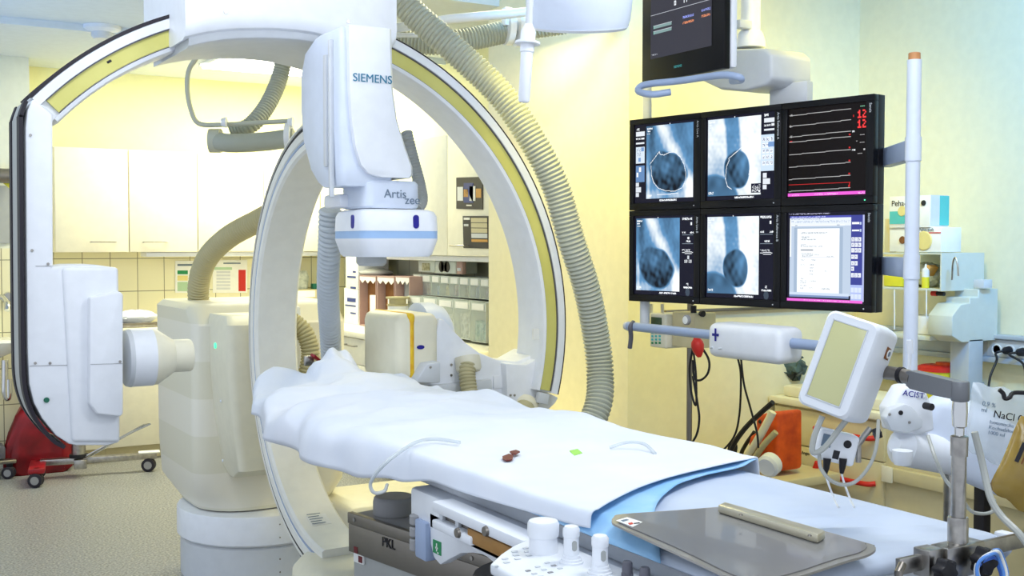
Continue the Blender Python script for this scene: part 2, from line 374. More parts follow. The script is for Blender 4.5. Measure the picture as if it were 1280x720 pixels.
# ---------------------------------------------------------------- organiser bins on the side worktop
def bin_(X, x0, x1, yt, yb, slope, lab, grp, cm, depth=.2, cardm='paper', zb=None):
    """open-front clear bin on plane X spanning pixels; slope = downward shift from left to right edge"""
    a = atX(x0, yt, X); b = atX(x1, yt+slope, X); c = atX(x0, yb, X)
    y0, y1 = b.y, a.y; z1 = a.z; z0 = c.z
    t = thing('storage_bin', lab, 'storage bin', (X+depth/2, (y0+y1)/2, z0), grp)
    m = MB(); w = .004
    m.box(X, X+depth, y0, y0+w, z0, z1); m.box(X, X+depth, y1-w, y1, z0, z1); m.box(X, X+depth, y0+w, y1-w, z0, z0+w); m.box(X+depth-w, X+depth, y0+w, y1-w, z0+w, z1); m.box(X, X+.004, y0+w, y1-w, z1-.05, z1)
    m.build('tray', 'shelfgrey', t, smooth=0)
    MB().box(X-.001, X+.002, y0+w, y1-w, z0+w, z1-.05).build('front', 'clear', t, smooth=0)
    hh = (z1-z0)
    MB().box(X-.004, X-.0015, y0+(y1-y0)*.12, y1-(y1-y0)*.12, z1-.045, z1-.008).build('label_card', cardm, t, smooth=0)
    q = MB()
    for k in range(5):
        u = (k+.5)/5; yy = y0+.012+(y1-y0-.024)*u; top = z0+hh*random.uniform(.45, .68)
        q.box(X+.02+random.uniform(0, .02), X+depth-.03, yy-(y1-y0)*.085, yy+(y1-y0)*.085, z0+w, top, .006)
    q.build('contents', cm, t)
    return z0
cm = {k: content_mat('contents_'+k, a, b) for k, a, b in (('teal', '#b8d4cc', '#6fa89c'), ('pink', '#d8b8a4', '#b08878'), ('blue', '#b4c4d4', '#8ea6c2'), ('yellow', '#d6cc90', '#a89a58'), ('rose', '#c8a8b0', '#9c7c84'), ('olive', '#bcb894', '#8c8864'), ('white', '#e6e8e0', '#b4b8ac'), ('lilac', '#c4c0cc', '#988ca0'))}
up_x = [516, 527, 539, 550, 562, 574, 587, 600, 612]; uc = ['teal', 'pink', 'blue', 'yellow', 'rose', 'olive', 'blue', 'lilac']
ul = ['upper-row clear bin at the far left with teal packets', 'upper-row clear bin with small pink boxes', 'upper-row clear bin with pale blue packets', 'upper-row clear bin with yellow packets', 'upper-row clear bin with rose packets', 'upper-row clear bin with olive packets', 'upper-row clear bin with blue and white wraps', 'upper-row clear bin at the near right end with lilac packets']
for i in range(8):
    bin_(3.4, up_x[i]+.5, up_x[i+1]-.3, 342.5+(up_x[i]-516)*.065, 367.5+(up_x[i]-516)*.075, 1, ul[i], 'clear bins in the upper row', cm[uc[i]], .16)
lo_x = [509, 528, 547, 567, 588, 608]; lc = ['pink', 'teal', 'white', 'white', 'teal']
ll = ['lower-row clear bin with pink packets, behind the taped detector', 'lower-row clear bin with folded teal and white packs', 'lower-row clear bin with white packs, middle of its row', 'lower-row clear bin with white packs left of the teal one', 'lower-row clear bin with upright teal packs at the near end']
for i in range(5):
    yt = 369.5+(lo_x[i]-509)*.10; bin_(3.28, lo_x[i]+.5, lo_x[i+1]-.5, yt, yt+41+(lo_x[i]-509)*.10, 1.6, ll[i], 'clear bins in the lower row', cm[lc[i]], .105)
# rack that carries the two rows
zr = .945
rk = thing('bin_rack', 'pale shelf rack carrying two rows of clear bins', 'rack', (3.45, 6.3, .945))
ya, yb_ = atX(508, 370, 3.28).y, 5.46
zt = atX(528, 369.0, 3.4).z-.0
MB().box(3.39, 3.6, yb_, ya+.02, zt-.03, zt-.012, .002).build('shelf', 'shelfgrey', rk)
for yy in (yb_+.02, ya): MB().box(3.59, 3.62, yy-.015, yy+.015, .946, zt+.2).build('upright', 'shelfgrey', rk, smooth=0)
# boxes standing on top of the bins
def carton(name, X, q, lab, m, depth, cat='box', grp=None, z0=None, extra=None):
    """box whose -X face spans the pixel rectangle q=(x0,y0,x1,y1)"""
    x0, y0, x1, y1 = q; a = atX(x0, y0, X); b = atX(x1, y1, X); zz0 = b.z if z0 is None else z0
    t = thing(name, lab, cat, (X+depth/2, (a.y+b.y)/2, zz0), grp)
    MB().box(X, X+depth, b.y, a.y, zz0, a.z, .003).build('carton', m, t)
    return t, a, b
t, a, b = carton('cardboard_box', 3.4, (523, 325, 543.5, 340.6), 'pale cardboard box with a mottled opening, left on the upper bins', 'shelfgrey', .16, grp='boxes on the bins')
MB().box(3.397, 3.4, b.y+.07, a.y-.06, a.z-.07, a.z-.02, .001).build('window', cm['olive'], t)
t, a, b = carton('cardboard_box', 3.4, (544, 326.5, 569.5, 342.6), 'pale cardboard box with a black double-round opening on the upper bins', 'shelfgrey', .16, grp='boxes on the bins')
m_ = MB(); yc = (a.y+b.y)/2+.01; zc = (a.z+b.z)/2+.005
for s in (-1, 1): m_.lathe([(0, .036), (-.003, .036)], (3.399, yc+s*.04, zc), (1, 0, 0), 20)
m_.box(3.396, 3.399, yc-.04, yc+.04, zc-.03, zc+.03).build('opening', 'black', t)
t, a, b = carton('cardboard_box', 3.4, (570.5, 327, 577.5, 343), 'narrow pink and grey box standing on end at the right of the boxes', 'pinkcarton', .03, grp='boxes on the bins')
MB().box(3.397, 3.4, b.y+.015, a.y-.015, b.z+.02, a.z-.04, .001).build('print', 'lightgrey', t)
# things on the side worktop further back
WT = .946
def fbox(name, X, q, lab, m, depth, cat='box', grp=None, z0=WT): return carton(name, X, q, lab, m, depth, cat, grp, z0)
t, a, b = fbox('cardboard_box', 3.3, (430, 360, 447.5, 397), 'lower white carton with small blue print beside the grey hose', 'paper', .25, grp='white cartons by the hose')
for k, (dz, w_) in enumerate(((.1, .16), (.135, .2), (.19, .1))): MB().box(3.297, 3.3, b.y+.04, b.y+.04+w_, a.z-dz, a.z-dz+(.012 if k else .03), 0).build('print', 'posterblue', t, smooth=0)
t, a2, b2 = carton('cardboard_box', 3.3, (432, 319, 447.5, 358.6), 'upper white carton with small blue print beside the grey hose', 'paper', .25, grp='white cartons by the hose', z0=a.z+.002)
for k, (dz, w_) in enumerate(((.13, .05), (.17, .16), (.25, .1))): MB().box(3.297, 3.3, b2.y+.04, b2.y+.04+w_, a2.z-dz, a2.z-dz+.014, 0).build('print', 'posterblue', t, smooth=0)
def opencarton(q, lab, inner, X=3.3, depth=.28):
    x0, y0, x1, y1 = q; a = atX(x0, y0, X); b = atX(x1, y1, X); y1_, y0_, z1 = a.y, b.y, a.z
    t = thing('file_box', lab, 'box', (X+depth/2, (y1_+y0_)/2, WT), 'upright file boxes on the side worktop')
    m = MB(); w = .008
    m.box(X, X+depth, y0_, y0_+w, WT, z1); m.box(X, X+depth, y1_-w, y1_, WT, z1); m.box(X+depth-w, X+depth, y0_+w, y1_-w, WT, z1); m.box(X, X+depth, y0_+w, y1_-w, WT, WT+w)
    m.box(X, X+depth, y0_+w, y1_-w, z1-w, z1)
    m.build('carton', 'pinkcarton', t, smooth=0)
    MB().box(X+.06, X+depth-.02, y0_+.02, y1_-.02, WT+.01, z1-.02).build('lining', inner, t, smooth=0)
    n = 3; yy = [y0_+w+(y1_-y0_-2*w)*k/(2*n) for k in range(2*n+1)]
    pts = [V((X+.001, yy[0], z1-w)), ]+[V((X+.001, yy[k], z1-(.055 if k % 2 else .03))) for k in range(0, 2*n+1)]+[V((X+.001, yy[-1], z1-w))]
    MB().prism(pts, (.004, 0, 0)).build('paper_flap', 'paper', t, smooth=0)
    MB().box(X+.02, X+.05, y0_+.02, y0_+.02+(y1_-y0_)*.45, WT+.01, WT+(z1-WT)*.62, .002).build('papers', 'paper', t)
opencarton((449, 344, 470, 392), 'brown file box with a torn white flap, next to the white cartons', 'carton')
opencarton((471, 345, 493, 392), 'brown file box with a jagged white flap, right of the first file box', 'carton')
opencarton((494, 345, 512, 388), 'pinkish file box with a grey picture, left of the clear bins', 'boxgrey')
a = atX(484, 340, 3.33)
o = MB().ball(atX(470, 341, 3.42)+V((0, 0, -.0)), .15, (.8, 1.1, .22), 20, .02).build('folded_drape', 'boxgrey'); tag(o, 'crumpled grey packet lying on top of the file boxes', 'packet')
t, a, b = carton('cardboard_box', 3.5, (442, 321.5, 468, 344), 'pale box leaning behind the grey packet on the file boxes', 'shelfgrey', .1, z0=atX(468, 343, 3.5).z)
# waste pot with lid
p = atX(497, 385, 3.2)
t = thing('waste_pot', 'white waste pot with a yellowish green lid on the side worktop', 'container', (3.2, p.y, WT))
MB().lathe([(0, .06), (.16, .066), (.19, .066)], (3.2, p.y, WT)).build('pot', 'white', t)
MB().lathe([(.1901, .07), (.20, .072), (.205, .058), (.235, .058), (.24, .08), (.25, .08)], (3.2, p.y, WT)).build('lid', 'hosetan', t)
MB().box(3.115, 3.12, p.y-.03, p.y+.04, WT+.06, WT+.15).build('label', 'paper', t, smooth=0)
o = MB().box(3.06, 3.12, atX(566, 414, 3.1).y, atX(561, 414, 3.1).y+.05, WT, WT+.05, .004).build('small_box', 'paper'); tag(o, 'small white carton standing at the edge of the side worktop', 'box')
o = MB().lathe([(0, .018), (.03, .018), (.034, .014)], (3.07, atX(578, 418, 3.07).y, WT), seg=16).build('red_cap', 'red'); tag(o, 'small red cap on the edge of the side worktop', 'cap')
# bin and packet at the back wall
p = atY(381, 380, 8.6)
def binback():
    X0, X1 = atY(366, 380, 8.6).x, atY(398, 380, 8.6).x; zt = atY(380, 362, 8.6).z
    t = thing('storage_bin', 'single clear bin with white packets on the back worktop beside the arc', 'storage bin', ((X0+X1)/2, 8.68, WT))
    m = MB(); w = .008; m.box(X0, X0+w, 8.6, 8.78, WT, zt); m.box(X1-w, X1, 8.6, 8.78, WT, zt); m.box(X0+w, X1-w, 8.6, 8.78, WT, WT+.03); m.box(X0+w, X1-w, 8.772, 8.78, WT+.03, zt); m.box(X0+w, X1-w, 8.6, 8.606, zt-.07, zt)
    m.build('tray', 'deskcream', t, smooth=0)
    MB().box(X0+.04, X1-.03, 8.594, 8.599, zt-.06, zt-.01).build('label_card', 'paper', t, smooth=0)
    MB().ball(((X0+X1)/2, 8.68, WT+.09), .06, (1.05, .9, .95), 14, .12).build('contents', cm['white'], t)
    MB().box(X0+.01, X1-.01, 8.603, 8.6045, WT+.03, zt-.07).build('front', 'clear', t, smooth=0)
    t2 = MB().loft([(zt+.001, (X0+X1)/2-.02, 8.69, .06, .04, .02), (zt+.1, (X0+X1)/2-.02, 8.69, .075, .05, .03), (zt+.15, (X0+X1)/2-.02, 8.69, .06, .03, .02)]).build('glove_packet', 'baggie'); tag(t2, 'crinkled clear packet on top of the single bin', 'packet')
    t3 = MB().box(X1-.035, X1+.02, 8.62, 8.68, zt+.001, zt+.045, .004).build('small_box', 'dkgreen'); tag(t3, 'tiny dark green box beside the packet on the single bin', 'box')
binback()
# tray with cloths on the back worktop (left)
a = atY(156, 403, 8.35); b = atY(204, 403, 8.35)
t = thing('tray', 'steel instrument tray on the back worktop behind the collimator', 'tray', ((a.x+b.x)/2, 8.45, WT))
MB().box(a.x-.1, b.x+.02, 8.32, 8.6, WT, WT+.02, .004).build('base', 'steel', t)
MB().box(a.x-.1, b.x+.02, 8.31, 8.325, WT+.02, WT+.035, .003).build('rim', 'steeldark', t)
bm_ = MB(); bm_.ball((a.x+.1, 8.45, WT+.07), .13, (1.15, .7, .38), 22, .06); o = bm_.build('crumpled_cloth', 'drape'); tag(o, 'crumpled white cloth lying on the steel tray', 'cloth')
# ================================================================== FLOOR-STANDING C-ARM
fa = thing('floor_c_arm', 'floor-standing angiography C-arm with cream column, tall curved arc and boxy detector head', 'medical imaging machine', (1.72, 5.24, 0))
cx, cy = 1.72, 5.24
MB().loft([(0, cx, cy, .37, .37, .36), (.165, cx, cy, .37, .37, .36), (.175, cx, cy, .36, .36, .35)], 10).build('base_ring', 'lightgrey', fa)
MB().loft([(.180, cx, cy, .375, .375, .365), (.19, cx, cy, .385, .385, .375), (.31, cx, cy, .385, .385, .375), (.318, cx, cy, .38, .38, .37)], 10).build('swivel_ring', 'white', fa)
m_ = MB()
for dz in (.06, .12, .22, .28):
    for an in (-95, -80): m_.lathe([(0, .004), (.004, .003)], (cx+.382*math.cos(math.radians(an)), cy+.382*math.sin(math.radians(an)), dz), (math.cos(math.radians(an)), math.sin(math.radians(an)), 0), 8)
m_.build('screws', 'steeldark', fa)
# column: lofted, cut away at the bottom
MB().loft([(.325, 1.73, 5.32, .33, .32, .22), (.42, 1.72, 5.37, .365, .365, .10), (.6, 1.72, 5.38, .37, .37, .08), (1.18, 1.72, 5.38, .37, .37, .07), (1.25, 1.72, 5.42, .37, .33, .07), (1.275, 1.72, 5.44, .34, .30, .06)], 6).build('column', 'column', fa)
# arm cover (carries the arc)
def poly_loft(secs):
    m = MB(); m.rings([[V(p) for p in s] for s in secs]); return m
x0, x1 = 1.42, 1.72
secs = []
for z, xa, yf in ((.5, 1.50, 4.92), (.56, 1.47, 4.74), (.8, 1.435, 4.72), (1.0, 1.42, 4.72), (1.2, 1.42, 4.72), (1.235, 1.44, 4.80)):
    secs.append([V((x, y, z)) for x, y in rrect((xa+x1)/2, (yf+5.14)/2, (x1-xa)/2, (5.14-yf)/2, .035, 4)])
MB().rings(secs).build('arm_cover', 'cream', fa)
p = atX(269, 432, 1.418); MB().lathe([(0, .014), (-.006, .012)], (1.421, p.y, p.z), (1, 0, 0), 16).build('indicator_lamp', 'ledgreen', fa, label='green lit indicator')
m_ = MB()
for y, z in ((4.9, 1.15), (4.86, .86), (4.84, .6)): m_.lathe([(0, .007), (-.004, .005)], (1.424, y, z), (1, 0, 0), 10)
m_.build('cover_screws', 'white', fa)
MB().box(1.66, 1.80, 4.86, 5.05, .92, 1.27, .02).build('hose_plate', 'white', fa)
# the arc
YC, ZC, RO, RI = 3.82, 1.17, .845, .735
def arc_ring(prof, a0, a1, n, plane, c, cap=True):
    """prof: list of (r, w); plane 'YZ' (w = x) or 'XZ' (w = y)"""
    rs = []
    for k in range(n+1):
        a = math.radians(a0+(a1-a0)*k/n); r_ = []
        for r, w in prof:
            if plane == 'YZ': r_.append(V((w, c[0]+r*math.cos(a), c[1]+r*math.sin(a))))
            else: r_.append(V((c[0]+r*math.cos(a), w, c[1]+r*math.sin(a))))
        rs.append(r_)
    return MB().rings(rs, cap)
XA, XB = 1.485, 1.665
arc_ring([(RI+.008, XA), (RI+.03, XA), (RI+.034, XA+.006), (RI+.045, XA+.006), (RI+.05, XA), (RO-.03, XA), (RO-.026, XA+.01), (RO-.014, XA+.01), (RO-.01, XA), (RO, XA+.004), (RO, XB-.004), (RO-.006, XB), (RI+.008, XB), (RI, XB-.01), (RI, XA+.01)], -90, 104, 72, 'YZ', (YC, ZC)).build('arc', 'arcwhite', fa, smooth=30)
arc_ring([(RO-.025, XA+.004), (RO-.015, XA+.004), (RO-.015, XA+.009), (RO-.025, XA+.009)], -85, 103, 72, 'YZ', (YC, ZC)).build('drive_belt', 'black', fa, label='thin black belt')
arc_ring([(RI+.035, XA+.002), (RI+.044, XA+.002), (RI+.044, XA+.007), (RI+.035, XA+.007)], -85, 103, 72, 'YZ', (YC, ZC)).build('guide_strip', 'bluegrey', fa, label='blue-grey guide strip')
# type plate sticker on the lower inner face
aa = math.radians(-56.0)
def inner(a, x, rr=RI-.002): return V((x, YC+rr*math.cos(a), ZC+rr*math.sin(a)))
MB().prism([inner(math.radians(-67), 1.53), inner(math.radians(-67), 1.61), inner(math.radians(-72.5), 1.61), inner(math.radians(-72.5), 1.53)], (0, .001, -.001)).build('type_plate', 'paper', fa, smooth=0, label='white type plate sticker')
m_ = MB()
for k in range(5):
    a_ = math.radians(-66.5-k*1.25); m_.prism([inner(a_, 1.535, RI-.004), inner(a_, 1.59-(k % 2)*.01, RI-.004), inner(a_-.006, 1.59-(k % 2)*.01, RI-.004), inner(a_-.006, 1.535, RI-.004)], (0, .0004, 0))
m_.build('print', 'text_grey', fa, smooth=0)
# tube housing at the lower end
tx, ty = 1.62, 3.90
p = atZ(405, 690, .30)
MB().loft([(.02, 1.62, 3.80, .21, .22, .18), (.28, 1.62, 3.80, .235, .245, .21), (.36, 1.62, 3.80, .23, .24, .205), (.395, 1.62, 3.80, .20, .21, .18), (.405, 1.62, 3.80, .16, .17, .15)], 8).build('tube_housing', 'cream', fa)
# floor plate beam to the right
MB().box(1.95, 2.75, 4.72, 5.3, 0, .22, .02).box(1.98, 2.72, 4.75, 5.27, .222, .33, .03, 3).build('floor_plate', 'cream', fa)
# detector column
DX, DY = 1.575, 3.46
secs = []
def colsec(z, xl, xr, yf, yb, r=.02): return [V((x, y, z)) for x, y in rrect((xl+xr)/2, (yf+yb)/2, (xr-xl)/2, (yb-yf)/2, r, 3)]
DS = -.105
def cs(z, xl, xr, yf, yb, r=.02): return colsec(z, xl+DS, xr+DS, yf, yb, r)
MB().rings([cs(1.735, 1.475, 1.65, 3.33, 3.50), cs(1.755, 1.47, 1.65, 3.32, 3.54), cs(1.80, 1.468, 1.65, 3.32, 3.60), cs(1.90, 1.465, 1.65, 3.32, 3.66), cs(2.0, 1.465, 1.645, 3.32, 3.68), cs(2.12, 1.465, 1.64, 3.32, 3.68), cs(2.19, 1.465, 1.64, 3.32, 3.64), cs(2.225, 1.468, 1.64, 3.325, 3.56), cs(2.235, 1.475, 1.635, 3.33, 3.52, .012)]).build('detector_column', 'white_blue', fa)
# raised front shield flaring downwards
MB().rings([[V((x+DS-.012, y, z)) for x, y in ((xl, 3.30), (xl+.012, 3.296), (xr-.012, 3.296), (xr, 3.31), (xr, 3.50), (xl+.0, 3.5))] for z, xl, xr in ((2.238, 1.500, 1.650), (2.05, 1.502, 1.655), (1.95, 1.507, 1.67), (1.86, 1.52, 1.70), (1.80, 1.54, 1.724), (1.775, 1.565, 1.724), (1.764, 1.60, 1.715))]).build('front_shield', 'white', fa)
MB().box(1.457+DS, 1.466+DS, 3.42, 3.445, 1.80, 2.16, .003).box(1.45+DS, 1.466+DS, 3.37, 3.385, 1.70, 2.2, .003).build('side_rail', 'lightgrey', fa)
MB().box(1.41, 1.50, 3.45, 3.60, 1.67, 1.715, .012).build('column_foot', 'white', fa)
MB().prism([V((1.50, 3.55, 2.06)), V((1.50, 3.70, 2.04)), V((1.50, 3.70, 1.92)), V((1.50, 3.55, 1.85))], (.12, 0, 0), .01).build('arc_joint', 'white', fa)
# collar + lettering
MB().loft([(1.665, 1.542, 3.42, .095, .105, .04), (1.672, 1.542, 3.42, .102, .11, .045), (1.745, 1.542, 3.42, .102, .11, .045), (1.755, 1.542, 3.42, .095, .10, .04)], 6).build('collar', 'white_blue', fa)
yf = 3.42-.111
def near_pt(x, y, Y): return atY(x, y, Y)
p = near_pt(480, 247, yf-.001); text_mesh('Artis', .040, (p.x, yf-.001, p.z), (1, 0, 0), (0, 0, 1), 'text_grey', 'lettering', fa)
p = near_pt(506, 255, yf-.001); text_mesh('zee', .040, (p.x, yf-.001, p.z), (1, 0, 0), (0, 0, 1), 'text_grey', 'lettering', fa)
p = near_pt(441, 101, 3.294); t_ = text_mesh('SIEMENS', .0365, (p.x, 3.294, p.z), (1, 0, 0), (0, 0, 1), 'text_blue', 'lettering', fa, extrude=.0008)
# detector housing
DC = (1.557, 3.41)
def hs(z, h, r=.045): return (z, DC[0], DC[1], h, h, r)
MB().loft([hs(1.508, .118), hs(1.515, .125), hs(1.565, .139, .045), hs(1.568, .1395, .045)], 6).build('detector_housing', 'white', fa)
MB().loft([hs(1.568, .1385, .045), hs(1.592, .1385, .045)], 6).build('housing_stripe', 'bluestripe', fa, label='pale blue band around the housing')
MB().loft([hs(1.592, .1395, .045), hs(1.640, .137, .045), hs(1.655, .130, .045), hs(1.662, .115, .045)], 6).build('housing_top', 'white', fa)
for (X, Y, ax) in ((1.60, DC[1]-.138, 0), (DC[0]-.138, 3.36, 1)):
    m_ = MB()
    c0 = V((X, Y, 1.622))
    pts = []
    for k in range(20):
        a = 2*math.pi*k/20; u = .010*math.cos(a); w = .010*math.sin(a)+(.012 if math.sin(a) > 0 else -.012)
        pts.append(c0+(V((u, 0, w)) if ax == 0 else V((0, u, w))))
    m_.prism(pts, (0, -.004, 0) if ax == 0 else (-.004, 0, 0)).build('sensor_window', 'navy', fa, label='dark blue oval window')
MB().lathe([(0, .05), (-.02, .05), (-.03, .04)], (1.50, 3.40, 1.508), seg=20).build('underside_port', 'boxgrey', fa)
# hoses of the floor unit
MB().hose([atd(413, 262, 4.05), atd(412, 300, 4.1), atd(410, 360, 4.25), atd(413, 420, 4.5), atd(415, 470, 4.6)], .043, .019).build('hose', 'hoseblue', fa, label='thick blue-grey corrugated hose hanging behind the detector')
MB().hose([atd(508, 165, 4.0), atd(515, 195, 3.98), atd(523, 225, 3.95), atd(527, 250, 3.9), atd(520, 262, 3.85)], .022, .012).build('hose', 'boxgrey', fa)
MB().hose([atd(384, 470, 5.0), atd(388, 440, 5.0), atd(380, 415, 5.0), atd(364, 400, 5.0)], .042, .016).build('hose', 'hosetan', fa)
MB().hose([atd(251, 395, 5.55), atd(248, 360, 5.5), atd(258, 325, 5.4), atd(285, 297, 5.25), atd(325, 275, 5.1), atd(350, 262, 5.0)], .053, .017).build('hose', 'hosetan', fa, label='yellowish corrugated hose rising from the column')
# ================================================================== CEILING-MOUNTED C-ARM
cb = thing('ceiling_c_arm', 'ceiling-hung angiography C-arm, huge arc with yellow track across the picture', 'medical imaging machine', (1.4, 3.85, 2.98))
BX, BZ, BR, BY = 1.375, 1.221, 1.158, 3.80
D = .20
def ang(x, y, Y=3.80):
    p = atY(x, y, Y); return math.degrees(math.atan2(p.z-BZ, p.x-BX))
T0, T1 = ang(688, 489), ang(62, 128)
a0, a1 = -14.2, 137.2
arc_ring([(BR-.002, BY), (BR-.032, BY), (BR-.034, BY+.022), (BR-.088, BY+.022), (BR-.09, BY), (BR-.102, BY+.004), (BR-.108, BY+.02), (BR-.108, BY+D-.01), (BR-.10, BY+D), (BR-.01, BY+D), (BR, BY+D-.01), (BR, BY+.006)], a0, a1, 96, 'XZ', (BX, BZ)).build('arc', 'white', cb, smooth=30)
arc_ring([(BR-.036, BY+.010), (BR-.086, BY+.010), (BR-.086, BY+.021), (BR-.036, BY+.021)], T0, T1, 96, 'XZ', (BX, BZ)).build('track', 'yellowtrack', cb, smooth=30, label='pale yellow running track')
for r_ in (BR-.035, BR-.089): arc_ring([(r_+.0015, BY+.003), (r_-.0015, BY+.003), (r_-.0015, BY+.012), (r_+.0015, BY+.012)], T0, T1, 96, 'XZ', (BX, BZ)).build('track_seal', 'darkgrey', cb, smooth=30)
arc_ring([(BR, BY+.0), (BR+.011, BY+.0), (BR+.011, BY+.02), (BR, BY+.02)], 104, a1, 30, 'XZ', (BX, BZ)).build('edge_belt', 'rubber', cb, smooth=30)
arc_ring([(BR, BY+D-.02), (BR+.011, BY+D-.02), (BR+.011, BY+D), (BR, BY+D)], 104, a1, 30, 'XZ', (BX, BZ)).build('edge_belt', 'rubber', cb, smooth=30)
arc_ring([(BR-.0005, BY-.001), (BR+.003, BY-.001), (BR+.003, BY+.01), (BR-.0005, BY+.01)], a0, 80, 60, 'XZ', (BX, BZ)).build('edge_trim', 'rubber', cb, smooth=30)
# track detail
a_ = math.radians(ang(133, 70)); c0 = V((BX+(BR-.052)*math.cos(a_), BY+.008, BZ+(BR-.052)*math.sin(a_)))
MB().box(-.008, .008, 0, .004, -.004, .004, .001, mtx=Matrix.Translation(c0) @ Matrix.Rotation(math.radians(90-ang(133, 70)), 4, 'Y')).build('slot', 'black', cb)
MB().box(-.03, .03, -.0, .02, -.018, .018, .003, mtx=Matrix.Translation((BX+(BR-.062)*math.cos(math.radians((T1+1.9))), BY+.003, BZ+(BR-.062)*math.sin(math.radians((T1+1.9))))) @ Matrix.Rotation(math.radians(-(T1+1.9)), 4, 'Y')).build('track_stop', 'lightgrey', cb)
MB().box(-.027, .027, -.0, .02, -.022, .022, .003, mtx=Matrix.Translation((BX+(BR-.062)*math.cos(math.radians(T0-1.8)), BY+.003, BZ+(BR-.062)*math.sin(math.radians(T0-1.8)))) @ Matrix.Rotation(math.radians(-T0), 4, 'Y')).build('track_stop', 'lightgrey', cb)
# left tube arm
YL = 3.765; TL = BY+D-YL
def PY(pts, Y): return [atY(x, y, Y) for x, y in pts]
outl = [(41, 123), (66, 143), (66.5, 334), (90, 331), (120, 331), (148, 335), (150, 440), (150, 553), (134, 557), (96, 557), (86, 555), (70, 545), (52, 523), (42, 504), (36, 480), (34, 440), (32.5, 300), (31.5, 160), (34, 137)]
P_ = PY(outl, YL)
MB().prism(P_, (0, TL, 0), .008, 2, 25).build('tube_arm', 'white', cb)
MB().prism(PY([(78, 334), (148, 334), (150, 553), (90, 553)], YL-.012), (0, .1, 0), .012, 3).build('tube_cover', 'white', cb)
q = PY([(112, 372), (149, 364), (154, 368), (154, 518), (150, 521), (122, 518), (112, 505)], YL-.05)
MB().prism(q, (0, .2, 0), .014, 3).build('collimator_mount', 'white', cb)
# two black belts running round the outer side face
belt_pts = [V((BX+(BR+.004)*math.cos(math.radians(a)), 0, BZ+(BR+.004)*math.sin(math.radians(a)))) for a in range(104, 138, 4)]
belt_pts += [V((p.x-.004, 0, p.z)) for p in PY([(37, 127), (31, 145), (30.5, 160), (31.5, 300), (33, 440), (35, 481), (41, 506), (51, 526), (69, 548), (84, 557)], YL)]
def belt(yv, w, name, m, t=.012, lab=None):
    sp_ = spline(belt_pts[-10:], 6); rs = []
    for i, p in enumerate(sp_):
        tg = (sp_[min(i+1, len(sp_)-1)]-sp_[max(i-1, 0)]).normalized(); n = V((tg.z, 0, -tg.x)); n = n if n.x < 0 or n.z < -0.5 else n
        n = V((-abs(tg.z), 0, -tg.x if tg.x < 0 else tg.x*-1)) ; n = V((0, 1, 0)).cross(tg); n = n if n.dot(V((-1, 0, -.4))) > 0 else -n
        rs.append([V((p.x, yv, p.z)), V((p.x, yv+w, p.z)), V((p.x, yv+w, p.z))+n*t, V((p.x, yv, p.z))+n*t])
    return MB().rings(rs).build(name, m, cb, smooth=30, label=lab)
belt(YL-.004, .055, 'side_belt', 'rubber', lab='front black rubber belt along the outer edge')
belt(YL+.05, TL-.09, 'side_face', 'boxgrey', .008)
belt(YL+TL-.045, .045, 'side_belt', 'rubber', lab='rear black rubber belt along the outer edge')
# seams, screws and green button
m_ = MB()
for (xa, ya, xb, yb) in ((44.5, 332.5, 67, 332.5), (37, 457.5, 153, 454.5)):
    Y_ = YL-.0145 if xb < 100 else YL-.013
    a, b = atY(xa, ya, YL-.001), atY(xb, yb, YL-.001)
    m_.tube([a, b], .0009, 4)
a, b = atY(113, 455.4, YL-.0505), atY(153, 454.5, YL-.0505); m_.tube([a, b], .0009, 4)
m_.build('seam', 'midgrey', cb)
for x, y, dd in ((38, 169, .001), (40, 313, .001), (60, 330, .001), (44, 454, .001), (62.5, 454, .001), (150, 452, .051)):
    p = atY(x, y, YL-dd); MB().lathe([(0, .0045), (-.002, .0045)], p, (0, 1, 0), 12).build('screw', 'steel', cb)
p = atY(58, 500, YL-.001); MB().lathe([(0, .0085), (-.004, .0085)], p, (0, 1, 0), 16).build('button', 'dkgreen', cb, label='round dark green button')
# collimator cone
A = atY(155, 448, 3.86)
MB().lathe([(0, .088), (.004, .094), (.018, .098)], (A.x, 3.86, A.z), (1, 0, 0), 40).build('collimator_ring', 'lightgrey', cb)
MB().lathe([(.018, .0965), (.09, .0965)], (A.x, 3.86, A.z), (1, 0, 0), 40).build('collimator_band', 'white', cb)
MB().lathe([(.09, .095), (.105, .094), (.155, .060), (.16, .056), (.215, .056), (.222, .052), (.222, .046), (.19, .044), (.19, 0)], (A.x, 3.86, A.z), (1, 0, 0), 40).build('collimator_cone', 'cream', cb)
# ceiling carriage cover at the top
edge = [(232, 48), (236, 47), (248, 44), (262, 41), (280, 38.5), (300, 37), (325, 36.5), (350, 37), (375, 39), (395, 42), (415, 47), (435, 53), (450, 59), (462, 65), (474, 71), (482, 71), (490, 65), (496, 56)]
def arch(edge, yf, yb, name, m, ztop, dz=0, rr=.03):
    rs = []
    for x, y in edge:
        p = atY(x, y, yf); z = p.z+dz
        rs.append([V((p.x, yf+.0, ztop)), V((p.x, yf, z+rr*1.6)), V((p.x, yf+rr*.12, z+rr*.8)), V((p.x, yf+rr*.5, z+rr*.25)), V((p.x, yf+rr*1.2, z)), V((p.x, yb, z)), V((p.x, yb, ztop))])
    MB().rings(rs).build(name, m, cb, smooth=35)
arch(edge, 3.60, 4.16, 'carriage_cover', 'white', 2.62)
arch([(x, y+1) for x, y in edge[1:-4]], 3.63, 4.10, 'under_lip', 'lightgrey', 2.5, -.028, .02)
a = atY(204, 20, 4.15); b = atY(240, 20, 4.15)
MB().box(a.x, b.x, 4.15, 4.3, 2.36, 2.62, .01).build('carriage_side', 'lightgrey', cb)
